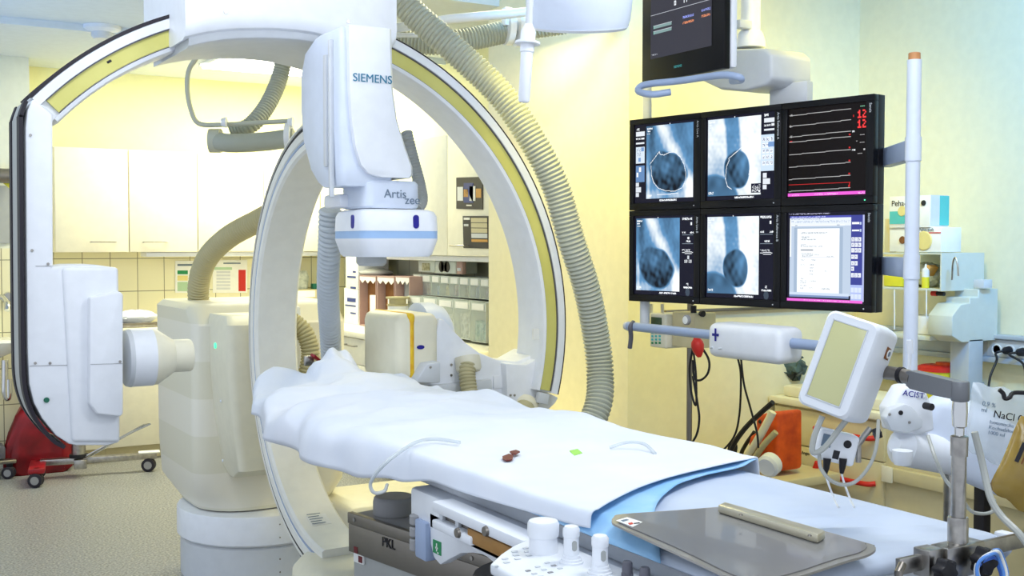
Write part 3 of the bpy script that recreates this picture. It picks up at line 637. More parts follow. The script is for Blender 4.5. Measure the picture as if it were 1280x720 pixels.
for x, y in ((282, 15), (435, 27)):
    MB().lathe([(0, .006), (-.002, .006)], atY(x, y, 3.599), (0, 1, 0), 12).build('screw', 'steel', cb)
MB().box(1.05, 1.75, 3.62, 4.12, 2.55, 2.978, .02).build('ceiling_mount', 'lightgrey', cb)
# right-hand detector arm
arm = [(549, 398), (556, 400), (566, 412), (582, 428), (600, 441), (620, 449), (645, 452), (660, 445), (686, 440), (684, 490), (699, 497), (694, 505), (664, 532), (655, 541), (600, 541), (548, 520), (522, 494), (520, 480), (535, 470)]
MB().prism(PY(arm, 3.88), (0, .16, 0), .008, 2, 25).build('detector_arm', 'white', cb)
blk = [atY(x, y, 3.84) for x, y in [(632, 454), (658, 456), (684, 441), (682, 495), (664, 530), (636, 530)]]
MB().prism(blk, (0, .26, 0), .008, 2, 25).build('arm_root', 'white', cb)
lo = [atY(x, y, 3.85) for x, y in [(536, 483), (615, 474), (616, 487), (552, 496), (535, 492)]]
MB().prism(lo, (0, .05, 0), .005, 2).build('slide_rail', 'lightgrey', cb)
pl = [atY(x, y, 3.875) for x, y in [(617, 470), (645, 469), (645, 484), (617, 486)]]
MB().prism(pl, (0, .01, 0), .002).build('access_panel', 'white', cb)
bb = [atY(x, y, 3.80) for x, y in [(534, 455), (551, 452), (551, 478), (543, 479), (520, 478)]]
MB().prism(bb, (0, .2, 0), .006).build('detector_bracket', 'lightgrey', cb)
for x, y, Y_ in ((564, 456, 3.879), (564, 469, 3.879), (538, 459, 3.799), (617, 492, 3.879), (638, 494, 3.839), (643, 494, 3.839), (672, 499, 3.839), (672, 504, 3.839)):
    MB().lathe([(0, .005), (-.003, .005)], atY(x, y, Y_), (0, 1, 0), 10).build('screw', 'steel', cb)
MB().box(*(lambda a, b: (a.x, b.x, 3.787, 3.80, b.z, a.z))(atY(665, 411, 3.80), atY(672, 424, 3.80))).build('type_plate', 'paper', cb, smooth=0)
# flat panel detector
x0_, x1_ = 1.81, 1.99
z1_, z0_ = 1.283, 1.015
MB().box(x0_, x1_, 3.86, 4.20, z0_, z1_, .035, 4).build('flat_panel', 'cream', cb)
MB().box(x0_+.045, x0_+.075, 3.857, 4.203, z0_-.003, z1_+.003, .035, 4).build('tape', 'tape', cb, label='strip of yellow adhesive tape')
p = atY(526, 434, 3.857)
MB().prism([p+V((.016*math.cos(a)*(1.0), 0, .008*math.sin(a))) for a in [2*math.pi*k/20 for k in range(20)]], (0, .006, 0)).build('sensor_window', 'navy', cb, label='dark blue oval window')
MB().lathe([(0, .135), (.06, .135), (.10, .12), (.13, .08)], (x1_-.01, 4.04, 1.18), (1, 0, 0), 36).build('detector_neck', 'white_blue', cb)
# hoses of the ceiling unit
MB().lathe([(0, .05), (-.05, .05), (-.06, .043)], atY(584, 446, 3.86), (0, .3, 1), 24).build('hose_socket', 'cream', cb)
MB().hose([atd(585, 455, 4.38), atd(584, 470, 4.36), atd(589, 500, 4.34), atd(600, 535, 4.36)], .034, .013).build('hose', 'hosetan', cb)
MB().lathe([(0, .058), (-.02, .056), (-.03, .046)], atY(655, 508, 3.86), (.5, 1, .5), 28).build('hose_socket', 'cream', cb)
MB().hose([atd(657, 508, 4.45), atd(650, 525, 4.40), atd(640, 560, 4.40)], .04, .02, .04).build('hose', 'hosetan', cb)
MB().hose([atd(478, -30, 4.5), atd(512, 12, 4.5), atd(563, 58, 4.5), atd(625, 117, 4.5), atd(668, 180, 4.5), atd(695, 235, 4.52), atd(714, 300, 4.55), atd(733, 360, 4.6), atd(745, 420, 4.65), atd(750, 465, 4.65), atd(748, 505, 4.6), atd(730, 545, 4.55), atd(700, 580, 4.5)], .058, .0175).build('hose', 'hoselight', cb, label='long thick corrugated hose sweeping from the ceiling to behind the table')
# ------------------------------------------------------------------ ceiling rail boom with hoses
hb = thing('hose_boom', 'white tubular boom with clamps carrying grey corrugated hoses under the ceiling', 'hose boom', atd(560, 30, 5.0))
MB().tube([atd(480, 38, 4.7), atd(560, 24, 4.75), atd(640, 17, 4.8), atd(760, 2, 4.9)], .020, 12).build('boom_tube', 'white', hb)
MB().tube([atd(493, 44, 4.7), atd(540, 44, 4.75)], .010, 8).build('boom_tube', 'white', hb)
MB().hose([atd(480, 47, 4.9), atd(530, 54, 4.9), atd(575, 51, 4.92), atd(640, 38, 5.0), atd(672, 33, 4.95), atd(705, 28, 4.92), atd(740, 18, 4.9)], .052, .015).build('hose', 'hosegrey', hb)
for x, y in ((632, 35), (645, 37)):
    MB().lathe([(0, .054), (0, .075), (.028, .075), (.028, .054)], atd(x, y, 4.97), (rt+fw*.35), 28).build('clamp', 'white', hb)
MB().box(-.02, .02, -.02, .02, -.03, .05, .006, mtx=Matrix.Translation(atd(634, 24, 4.95))).build('clamp_lug', 'white', hb)
MB().tube([atd(760, 2, 4.9), V((atd(760, 2, 4.9).x, atd(760, 2, 4.9).y, 2.97))], .02, 10).build('drop_rod', 'white', hb)
# second boom left: hoses hanging in the opening of the big arc
h2 = thing('hose_hanger', 'bent white rod with a clamp and hanging hoses inside the big arc', 'hose boom', atd(300, 155, 5.0))
MB().tube(spline([atd(270, 25, 5.0), atd(262, 52, 5.0), atd(246, 72, 5.0), atd(236, 88, 5.0), atd(234, 110, 5.0), atd(238, 135, 5.0), atd(248, 154, 5.0), atd(275, 156, 5.0), atd(330, 153, 5.0), atd(367, 151, 5.0)], 6), .011, 10).build('bent_rod', 'hoselight', h2)
MB().hose([atd(360, 20, 5.2), atd(357, 55, 5.2), atd(350, 95, 5.2), atd(335, 130, 5.15), atd(315, 155, 5.1), atd(290, 168, 5.1)], .040, .014).build('hose', 'hosegrey', h2)
MB().tube(spline([atd(268, 176, 5.05), atd(290, 179, 5.0), atd(330, 177, 5.0), atd(368, 172, 5.0)], 8), .042, 20).build('smooth_hose', 'hosegrey', h2)
MB().lathe([(-.02, .046), (-.02, .054), (.03, .054), (.03, .046)], atd(268, 176, 5.05), rt, 24).build('hose_collar', 'hoselight', h2)
MB().tube(spline([atd(391, 10, 5.2), atd(392, 50, 5.2), atd(393, 76, 5.2)], 4), .045, 20).build('cable_sleeve', 'hosegrey', h2)
MB().hose([atd(398, 80, 5.2), atd(425, 66, 5.2), atd(450, 50, 5.2), atd(480, 30, 5.2)], .032, .014).build('hose', 'hosegrey', h2)
for x, y in ((277, 153), (360, 153)):
    MB().lathe([(0, .018), (.022, .024), (.022, .0)], atd(x, y, 4.98), rt, 16).build('rod_clamp', 'white', h2)
MB().lathe([(-.012, .048), (-.012, .062), (.012, .062), (.012, .048)], atd(361, 171, 5.0), rt, 24).build('clamp', 'white', h2)
# ================================================================== MONITORS
FONT = {'1': '010110010010111', '2': '110001010100111', '0': '111101101101111', '3': '111001111001111', '4': '101101111001001', '5': '111100111001111', '6': '111100111101111', '7': '111001010010010', '8': '111101111101111', '9': '111101111001111', '-': '000000111000000', ' ': '0'*15, ':': '000010000010000'}
class Img:
    def __init__(s, w, h, bg=(0, 0, 0)): s.w, s.h = w, h; s.a = np.zeros((h, w, 3)); s.a[:] = bg
    def rect(s, u0, v0, u1, v1, c):
        s.a[max(0, round(v0*s.h)):max(0, round(v1*s.h)), max(0, round(u0*s.w)):max(0, round(u1*s.w))] = c
    def dots(s, u0, v0, u1, v1, c, dens=.6):
        y0, y1, x0, x1 = round(v0*s.h), max(round(v0*s.h)+1, round(v1*s.h)), round(u0*s.w), round(u1*s.w)
        msk = rng.random((y1-y0, x1-x0)) < dens; s.a[y0:y1, x0:x1][msk] = c
    def line(s, u0, v0, u1, v1, c, w=0):
        n = int(max(abs(u1-u0)*s.w, abs(v1-v0)*s.h)*2)+2
        for k in range(n):
            x = (u0+(u1-u0)*k/(n-1))*s.w; y = (v0+(v1-v0)*k/(n-1))*s.h
            s.a[max(0, int(y)-w):int(y)+1+w, max(0, int(x)-w):int(x)+1+w] = c
    def poly(s, pts, c, w=0):
        for a, b in zip(pts, pts[1:]): s.line(*a, *b, c, w)
    def text(s, t, u, v, c, k=1):
        x = int(u*s.w); y = int(v*s.h)
        for ch in t:
            g = FONT.get(ch, '111101111101101')
            for i, b in enumerate(g):
                if b == '1': s.a[y+(i//3)*k:y+(i//3+1)*k, x+(i % 3)*k:x+(i % 3+1)*k] = c
            x += 4*k
def fnoise(U, Vv, f, seed):
    r = np.random.default_rng(seed); o = 0
    for k in range(14):
        a = r.uniform(0, 2*np.pi); ff = f*r.uniform(.4, 2.2); o = o+np.sin((U*np.cos(a)+Vv*np.sin(a))*ff*6.28+r.uniform(0, 6.28))/14**.5
    return o
def sst(e0, e1, x): t = np.clip((x-e0)/(e1-e0), 0, 1); return t*t*(3-2*t)
def ramp(g):
    """grey level 0..1 -> cold film colour"""
    g = np.clip(g, 0, 1)[..., None]; lo = np.array(lin('#0c141e')[:3]); mi = np.array(lin('#5f93c0')[:3]); hi = np.array([.95, 1.0, 1.0])
    return np.where(g < .55, lo+(mi-lo)*(g/.55), mi+(hi-mi)*((g-.55)/.45))
def ell(U, W, cu, cv, a, b, rot):
    c, s = math.cos(rot), math.sin(rot); x = (U-cu)*c+(W-cv)*s; y = -(U-cu)*s+(W-cv)*c; return np.sqrt((x/a)**2+(y/b)**2)
def filmA(h, w, v2=False):
    U, W = np.meshgrid(np.linspace(0, 1, w), np.linspace(0, 1, h))
    g = .42+.08*fnoise(U, W, 2, 3)+.03*fnoise(U, W, 7, 4)
    band = np.exp(-((U-(.30+.70*W**.9))/.16)**2)*.45; g = g+band                     # bright diagonal spine band
    g = g+sst(.55, 1.0, W)*sst(.75, 1.0, U)*.4+sst(.82, .97, W)*.22
    g = g-.2*np.exp(-((U-.12)/.06)**2)*(W < .5)+.28*np.exp(-((U-.04)/.05)**2)*sst(.5, .7, W)
    hv = .62 if not v2 else .66
    r = ell(U, W, .47, hv+.03, .40, .28, .25)+.05*fnoise(U, W, 1.6, 41)
    dark = 1-sst(.90, 1.06, r); hd = .19+.07*fnoise(U, W, 5, 8)-.13*sst(.55, .8, W)+.12*np.exp(-(ell(U, W, .42, .6, .16, .12, 0))**2)
    g = g*(1-dark)+hd*dark
    return ramp(g)
def filmB(h, w, v2=False):
    U, W = np.meshgrid(np.linspace(0, 1, w), np.linspace(0, 1, h))
    g = .92+.05*fnoise(U, W, 2, 13)+.03*fnoise(U, W, 8, 14)
    vess = 1-sst(.7, 1.2, np.abs(U-(.46-.18*(W-.3)**2+.10*W))/(.14)); g = g-.42*vess*(1-sst(.5, .66, W))
    g = g-.22*np.exp(-((U-.20)/.2)**2)*np.exp(-((W-.62)/.2)**2)
    r = ell(U, W, .56, .67, .24, .26, -.25)+.06*fnoise(U, W, 1.6, 42); dk = 1-sst(.92, 1.05, r); hd = .12+.06*fnoise(U, W, 5, 18)+.34*np.exp(-(ell(U, W, .66, .6, .1, .14, .2))**2)
    g = g*(1-dk)+hd*dk
    dom = 1-sst(.90, 1.06, ell(U, W, .08, 1.08, .52, .36, 0)); g = g*(1-dom)+(.27+.05*fnoise(U, W, 3, 23))*dom
    g = np.where(U > .62, g+.10*np.exp(-((U-.8)/.1)**2), g)
    return ramp(g)
WH = (.9, .95, 1.0)
def scr1(v):
    I = Img(168, 138, (.008, .008, .02)); W, Hh = I.w, I.h
    fu0, fu1 = ((.20, .97) if v == 0 else (.02, .80) if v == 1 else (.03, .76) if v == 2 else (.02, .78))
    x0, x1 = int(fu0*W), int(fu1*W); y0, y1 = int(.03*Hh), int(.95*Hh)
    I.a[y0:y1, x0:x1] = (filmA if v in (0, 2) else filmB)(y1-y0, x1-x0, v >= 2)
    s = fu1-fu0
    def q(pts): return [(fu0+s*a, .03+.92*b) for a, b in pts]
    if v == 0:
        I.poly(q([(.08, .52), (.28, .36), (.30, .40), (.38, .41), (.50, .38), (.60, .38), (.72, .45), (.80, .55), (.84, .66), (.84, .76), (.78, .86)]), WH)
        I.poly(q([(.10, .55), (.11, .68), (.16, .78), (.26, .86), (.42, .90), (.62, .91), (.76, .87)]), WH); I.poly(q([(.24, .95), (.5, .945), (.68, .94)]), WH)
    if v == 1:
        I.poly(q([(.66, .38), (.40, .52), (.41, .54), (.36, .62), (.34, .78), (.38, .88), (.46, .92)]), WH); I.poly(q([(.66, .38), (.72, .44), (.78, .52), (.80, .64), (.78, .74)]), WH)
    if v == 0:
        for a, b in ((.02, .06), (.02, .15), (.02, .195)): pass
        I.dots(.03, .04, .08, .07, WH); I.rect(.02, .09, .165, .145, (.75, .8, .86)); I.dots(.02, .17, .1, .19, WH); I.rect(.11, .165, .16, .19, (.8, .84, .9)); I.rect(.02, .225, .16, .25, (.75, .8, .86))
        I.rect(.02, .28, .165, .49, (.66, .76, .86)); I.rect(.11, .29, .155, .34, (.18, .32, .6)); I.rect(.06, .42, .10, .47, (.18, .32, .6)); I.dots(.03, .3, .1, .4, (.1, .15, .3), .2)
        I.rect(.02, .52, .165, .73, (.13, .25, .48)); I.rect(.07, .54, .11, .60, WH); I.rect(.03, .61, .06, .67, WH)
        I.rect(.02, .74, .07, .79, (.7, .75, .8)); I.rect(.02, .80, .11, .86, (.7, .75, .8)); I.rect(.02, .87, .07, .92, (.7, .75, .8))
    if v == 1:
        I.dots(.84, .02, .9, .05, WH); I.rect(.84, .07, .98, .12, (.75, .8, .86)); I.dots(.84, .145, .93, .165, WH); I.rect(.94, .14, .985, .165, (.8, .84, .9)); I.rect(.84, .195, .985, .22, (.75, .8, .86))
        I.rect(.80, .26, .985, .68, (.60, .74, .88))
        for r in range(5):
            for c in range(3):
                I.rect(.815+c*.055, .29+r*.068, .815+c*.055+.042, .29+r*.068+.052, (.86, .9, .95)); I.dots(.822+c*.055, .30+r*.068, .85+c*.055, .33+r*.068, (.15, .2, .35), .5)
        I.rect(.90, .35, .98, .405, (.18, .32, .6)); I.rect(.83, .70, .88, .76, (.75, .8, .86)); I.rect(.83, .77, .93, .83, (.75, .8, .86)); I.rect(.83, .84, .88, .89, (.75, .8, .86))
        I.rect(.66, .82, .80, .93, (.01, .01, .03)); I.dots(.67, .83, .79, .92, WH, .25)
    if v in (2, 3):
        I.dots(.80, .03, .95, .055, WH, .6); I.rect(.93, .09, .955, .12, WH); I.dots(.80, .20, .86, .225, WH, .6); I.dots(.92, .20, .98, .225, WH, .5); I.line(.80, .245, .97, .245, (.2, .25, .3))
        if v == 2: I.rect(.88, .27, .91, .30, WH)
        I.dots(.86, .31, .93, .335, WH, .6); I.line(.80, .35, .97, .35, (.2, .25, .3)); I.dots(.79, .42, .93, .44, WH, .4); I.line(.80, .46, .97, .46, WH); I.rect(.84, .455, .95, .475, (.02, .02, .03)); I.line(.84, .452, .95, .452, WH); I.line(.84, .478, .95, .478, WH)
        if v == 2: I.rect(.88, .50, .91, .54, (.6, .65, .7)); I.text('10:23', .835, .555, WH, 1)
        I.dots(.87, .84, .90, .87, WH, .6); I.dots(.82, .885, .96, .905, WH, .8)
        msk = ell(*np.meshgrid(np.linspace(0, 1, W), np.linspace(0, 1, Hh)), .89, .955, .035, .05, 0) < 1; I.a[msk] = (.05, .07, .1)
    I.dots(fu0+.01, .05, fu0+.10, .075, WH, .7); I.dots(fu0+.01, .085, fu0+.06, .1, WH, .7); I.dots(fu0+.01, .12, fu0+.07, .13, WH, .7)
    I.dots(fu0+.01, .90, fu0+.09, .925, WH, .6); I.rect(fu1-.03, .90, fu1-.01, .92, WH); I.dots(.42, .965, .70, .985, WH, .75)
    I.rect(fu0+s*.5, .015, fu0+s*.5+.01, .03, WH)
    return I
def scr_ecg():
    I = Img(200, 170, (.004, .002, .001)); g = (.55, .55, .55); rd = (.6, .02, .02)
    for k, (v0, c, s_) in enumerate(((.045, g, -.0), (.165, g, 0), (.285, g, 0), (.345, g, 0), (.485, g, 0), (.625, g, 0), (.765, g, 0), (.90, g, 0))):
        I.line(.01, v0+.03, .80, v0+.015, c)
        if k >= 3: I.rect(.78, v0-.015, .80, v0+.005, rd)
    I.line(.01, .855, .80, .855, rd); I.rect(.79, .855, .80, .9, rd); I.rect(.02, .36, .05, .37, rd)
    for v0 in (.05, .17, .29): I.dots(.02, v0+.01, .05, v0+.035, (.5, .5, .5), .5)
    I.text('12', .885, .085, (1, .05, .05), 3); I.text('12', .885, .19, (1, .05, .05), 3)
    I.text('---', .915, .035, (.3, .8, .5), 1); I.text('---', .915, .34, g, 1); I.text('---', .915, .42, g, 1); I.text('---', .89, .54, g, 1); I.text('-', .87, .40, g, 1); I.rect(.96, .5, .98, .52, g); I.dots(.82, .30, .85, .32, WH, .7); I.dots(.82, .50, .86, .52, WH, .7)
    I.rect(.83, .13, .84, .15, rd); I.rect(.89, .2, .9, .22, rd)
    I.rect(0, .955, 1, .99, (.85, .12, .70)); I.dots(.35, .965, .65, .98, (1, .6, .9), .35); I.dots(.05, .965, .15, .98, (1, .6, .9), .3); I.dots(.9, .965, .98, .98, (1, .6, .9), .3)
    return I
def scr_doc():
    I = Img(190, 170, (.01, .01, .02)); nav = (.05, .06, .30)
    I.dots(.02, .01, .55, .025, (.6, .6, .8), .4)
    I.rect(.03, .04, .82, .985-.06, (.50, .60, .74)); I.rect(.03, .04, .82, .062, (.08, .09, .45)); I.dots(.04, .045, .5, .058, (.5, .55, .9), .5)
    I.rect(.03, .062, .82, .155, (.78, .84, .93)); I.dots(.05, .07, .45, .08, (.3, .35, .5), .4); I.dots(.05, .095, .8, .115, (.4, .5, .65), .35); I.rect(.06, .14, .74, .155, (.9, .93, .97)); I.rect(.1, .14, .13, .155, (.5, .55, .6)); I.rect(.64, .14, .68, .155, (.5, .55, .6))
    I.rect(.09, .17, .72, .90, (.36, .46, .60)); I.rect(.13, .185, .68, .90, (.90, .94, .97)); I.rect(.03, .1, .05, .5, (.85, .9, .95))
    tx = (.45, .5, .55)
    I.dots(.18, .225, .52, .242, tx, .55)
    for v0, u0, u1 in ((.27, .18, .3), (.285, .18, .26), (.30, .18, .38), (.36, .18, .26), (.375, .18, .46), (.46, .18, .34), (.475, .2, .34), (.49, .2, .32), (.47, .36, .42), (.49, .52, .6), (.53, .18, .24), (.53, .32, .38), (.58, .18, .24), (.58, .3, .36), (.615, .3, .35), (.65, .3, .35), (.65, .5, .52), (.69, .3, .34), (.74, .18, .22), (.765, .18, .26), (.765, .3, .38), (.79, .18, .25), (.815, .18, .26), (.84, .3, .34), (.85, .18, .22), (.85, .46, .56)):
        I.dots(u0, v0, u1, v0+.012, tx, .5)
    I.rect(.18, .415, .34, .43, (.2, .22, .26)); I.line(.18, .50, .62, .505, (.7, .74, .8))
    I.rect(.82, .04, .97, .985, nav); I.rect(.965, .04, .985, .985, (.45, .50, .78)); I.rect(.985, .35, 1, .95, (.01, .01, .02))
    for v0 in (.12, .20): I.rect(.83, v0, .92, v0+.02, WH); I.rect(.925, v0-.005, .95, v0+.025, (.5, .6, .8))
    for r, n in ((.28, 3), (.34, 3), (.40, 3), (.47, 2), (.54, 2), (.60, 1), (.67, 3)):
        for c in range(n): I.rect(.825+c*.042, r, .825+c*.042+.036, r+.05, (.78, .82, .9)); I.dots(.832+c*.042, r+.012, .85+c*.042, r+.035, (.1, .12, .3), .3)
    I.rect(.82, .80, .97, .985, (.42, .50, .85))
    for r in (.83, .90):
        for c in range(3): I.rect(.825+c*.045, r, .825+c*.045+.038, r+.05, (.66, .74, .92))
    I.rect(.03, .90, .80, .93, (.6, .7, .85)); I.rect(.03, .93, .80, .955, (.20, .28, .50)); I.rect(.18, .955, .82, .975, (.01, .01, .02)); I.rect(0, .972, .97, 1, (.85, .15, .70)); I.dots(.2, .98, .8, .99, (1, .7, .9), .3)
    return I
def scr_top():
    I = Img(190, 200, tuple(x for x in lin('#3a3a44')[:3])); w = (.55, .58, .65); bl = (.30, .36, .9); og = (.85, .30, .14)
    for u, v0 in ((.03, .02), (.2, .02)): I.dots(u, v0, u+.1, v0+.02, w, .6)
    for k in range(3): I.text('0', .07, .07+.07*k, w, 2); I.text('1', .22, .07+.07*k, w, 2)
    I.line(0, .24, 1, .235, w); I.line(0, .155, .2, .15, w)
    for u, t in ((.55, '97'), (.70, '104'), (.88, '81')): I.text(t, u, .20, og, 2)
    for u, t in ((.70, '120'), (.90, '20')): I.text(t, u, .10, bl, 2)
    I.line(.5, 0, .5, .12, w); I.line(.66, 0, .66, .06, w); I.line(.3, .165, 1, .165, w)
    for u, v0, t in ((.40, .43, '0'), (.55, .43, '77'), (.74, .43, '8'), (.85, .42, '-18')): I.text(t, u, v0, WH, 2); I.dots(u, v0-.08, u+.06, v0-.06, w, .6); I.dots(u, v0-.05, u+.05, v0-.035, w, .5)
    I.text('00', .88, .30, w, 2); I.line(0, .52, 1, .52, w)
    I.rect(.05, .64, .36, .675, (.22, .34, .34)); I.line(.05, .64, .36, .64, w); I.rect(.05, .70, .36, .735, (.22, .34, .34)); I.line(.05, .70, .36, .70, w); I.rect(.05, .64, .06, .675, (.3, .9, .7)); I.rect(.05, .70, .06, .735, (.3, .9, .7))
    I.dots(.54, .62, .72, .645, bl, .6); I.dots(.84, .60, .98, .625, bl, .6); I.dots(.54, .68, .72, .705, og, .6); I.dots(.84, .66, .98, .685, og, .6); I.dots(.02, .95, .12, .965, w, .4)
    return I
def screen_mat(name, e):
    m = bpy.data.materials.new(name); m.use_nodes = True; nt = m.node_tree; b = nt.nodes['Principled BSDF']
    at = nt.nodes.new('ShaderNodeAttribute'); at.attribute_name = 'Col'; b.inputs['Base Color'].default_value = (.005, .005, .006, 1); b.inputs['Roughness'].default_value = .22; b.inputs['Specular IOR Level'].default_value = .12
    nt.links.new(at.outputs['Color'], b.inputs['Emission Color']); b.inputs['Emission Strength'].default_value = e; return m
M['screen'] = screen_mat('lit_screen', .92)
def screen_mesh(I, o, du, dv, parent, lab=None):
    """o top-left corner, du to the right, dv downwards"""
    h, w = I.h, I.w; o, du, dv = V(o), V(du), V(dv)
    uu, vv = np.meshgrid(np.linspace(0, 1, w+1), np.linspace(0, 1, h+1))
    co = np.array(o)[None, None]+uu[..., None]*np.array(du)+vv[..., None]*np.array(dv); idx = np.arange((h+1)*(w+1)).reshape(h+1, w+1)
    fc = np.stack([idx[1:, :-1], idx[1:, 1:], idx[:-1, 1:], idx[:-1, :-1]], -1).reshape(-1, 4)
    me = bpy.data.meshes.new('screen'); me.from_pydata(co.reshape(-1, 3).tolist(), [], fc.tolist())
    ca = me.color_attributes.new('Col', 'FLOAT_COLOR', 'CORNER'); c4 = np.ones((h*w, 4, 4)); c4[:, :, :3] = I.a.reshape(-1, 1, 3); ca.data.foreach_set('color', c4.astype(np.float32).ravel())
    me.materials.append(M['screen']); return link('screen', me, parent, lab)
# the six-monitor bank
PTL, PTR = V((2.715, 3.615, 2.045)), atZ(1093, 116.5, 2.045)
ud = (PTR-PTL).normalized(); zd = V((0, 0, -1)); nd = ud.cross(V((0, 0, 1))).normalized()
if nd.x > 0: nd = -nd
MW, MH = (PTR-PTL).length/3, .362
labs = [['top-left wall monitor showing a grey-blue heart X-ray', 'top-middle monitor showing a bright heart X-ray with a thumbnail palette', 'top-right monitor with flat trace lines and red 12 readings on black'],
        ['bottom-left monitor showing a heart X-ray with a dark data strip', 'bottom-middle monitor showing a bright heart X-ray with a dark data strip', 'bottom-right monitor showing a white text document']]
sc_ = [[scr1(0), scr1(1), scr_ecg()], [scr1(2), scr1(3), scr_doc()]]
side_txt = [['Artis Live A', 'Artis Reference A', 'Sensis'], ['Artis Live B', 'Artis Reference B', 'Sensis']]
for r in range(2):
    for c in range(3):
        o = PTL+ud*(MW*c)+zd*(MH*r); g = .0008
        o = o
        t = thing('monitor', labs[r][c], 'monitor', o+ud*MW/2+zd*MH, 'bank of six monitors')
        mx = Matrix(((ud.x, -nd.x, 0, o.x), (ud.y, -nd.y, 0, o.y), (0, 0, 1, o.z), (0, 0, 0, 1)))   # x along, y into the wall, z up
        bz = .023
        m = MB()
        m.box(g, MW-g, .0, .03, -bz, -g, .002, mtx=mx); m.box(g, MW-g, 0, .03, -MH+g, -MH+bz+.006, .002, mtx=mx); m.box(g, g+bz, 0, .03, -MH+bz, -bz, .002, mtx=mx); m.box(MW-g-bz-.006, MW-g, 0, .03, -MH+bz, -bz, .002, mtx=mx)
        m.build('bezel', 'blackgloss', t)
        MB().box(.001, MW-.001, .0305, .07, -MH+.0002, -.0002, .001, mtx=mx).build('casing', 'black', t)
        pp_ = lambda x, y, z: mx @ V((x, y, z))
        screen_mesh(sc_[r][c], pp_(g+bz, .008, -bz), ud*(MW-2*g-2*bz-.006), V((0, 0, -(MH-g-2*bz-.006))), t)
        text_mesh(side_txt[r][c], .013, pp_(MW-.017, -.0012, -.03), (0, 0, -1), ud, 'lightgrey', 'lettering', t, extrude=.0003)
        MB().lathe([(0, .0025), (-.001, .0025)], pp_(MW-.03, 0, -MH+.013), nd*-1, 8).build('power_light', 'ledgreen' if (r, c) == (0, 2) else 'lightgrey', t)
# frame, brackets, grip pole and handle bar
sus = thing('monitor_suspension', 'white ceiling boom frame that holds the monitor bank, with handle bar and vertical grip tube', 'monitor boom', PTL+ud*.6)
BK = nd*-.09
def bxf(m, u0, u1, d0, d1, z0, z1, bev=.004):   # in bank coordinates, d = depth behind the front, z absolute
    mx = Matrix(((ud.x, -nd.x, 0, PTL.x), (ud.y, -nd.y, 0, PTL.y), (0, 0, 1, 0), (0, 0, 0, 1)))
    return m.box(u0, u1, d0, d1, z0, z1, bev, mtx=mx)
z_top, z_bot = 2.045, 2.045-2*MH
bxf(MB(), .02, 1.02, .085, .125, 1.90, 1.95).build('cross_rail', 'bluegrey', sus)
bxf(MB(), .02, 1.02, .085, .125, 1.50, 1.55).build('cross_rail', 'bluegrey', sus)
GP = atd(1139, 250, 3.45)
# grip tube and its two brackets
gx = px(PTR); 
gt = atd(1143, 75, 3.42); gb = atd(1131.5, 470, 3.42)
gb.x, gb.y = gt.x, gt.y
MB().tube([gb, gt], .0215, 20).build('grip_tube', 'white_blue', sus)
MB().lathe([(0, .018), (.02, .018), (.022, .016)], gt, seg=20).build('end_cap', 'copper', sus, label='copper-brown end cap')
for ya, yb in ((171, 201), (319, 349)):
    za, zb = atd(1140, ya, 3.42).z, atd(1140, yb, 3.42).z
    MB().tube([V((gt.x, gt.y, zb)), V((gt.x, gt.y, za))], .0245, 20).build('clamp_sleeve', 'white_blue', sus)
    e = PTR+BK
    dirn = (V((gt.x, gt.y, 0))-V((e.x, e.y, 0))); L = dirn.length; dirn.normalize(); nn = V((-dirn.y, dirn.x, 0))
    mx = Matrix(((dirn.x, nn.x, 0, e.x), (dirn.y, nn.y, 0, e.y), (0, 0, 1, 0), (0, 0, 0, 1)))
    MB().box(-.03, L-.015, -.02, .02, zb+.004, za-.008, .004, mtx=mx).build('bracket', 'bluegrey', sus)
# left upright and struts up to the arm head
u1 = atd(809, 150, 4.55)
for (xa, ya, xb, yb, d, r_) in ((809, 155, 809, 108, 4.45, .018),):
    MB().tube([atd(xa, ya, d), atd(xb, yb, d)], r_, 14).build('strut', 'lightgrey', sus)
MB().tube([atd(806, 405, 4.5), V((atd(806, 405, 4.5).x, atd(806, 405, 4.5).y, 1.40))], .02, 14).build('strut', 'lightgrey', sus)
bxf(MB(), .60, .76, .09, .13, 2.0, 2.13, .006).build('strut', 'lightgrey', sus)
# arm head above the bank
ah = [atX(x, y, 2.83) for x, y in [(870, 62), (955, 60), (964, 68), (964, 98), (956, 107), (930, 114), (900, 112), (870, 98)]]
MB().prism(ah, (.2, 0, 0), .012, 3).build('arm_head', 'lightgrey', sus)
cc = atd(938, 60, 4.15)
MB().lathe([(0, .055), (.02, .055), (.05, .046), (.06, .040)], (cc.x, cc.y, cc.z), seg=28).build('column_collar', 'white', sus)
MB().tube([V((cc.x, cc.y, cc.z+.055)), V((cc.x, cc.y, 2.97))], .036, 24).build('ceiling_column', 'white', sus)
MB().box(*(lambda p: (p.x-.03, p.x+.03, p.y-.02, p.y+.02, p.z-.015, p.z+.015))(atd(928, 31, 4.1)), .004).build('cable_clamp', 'lightgrey', sus)
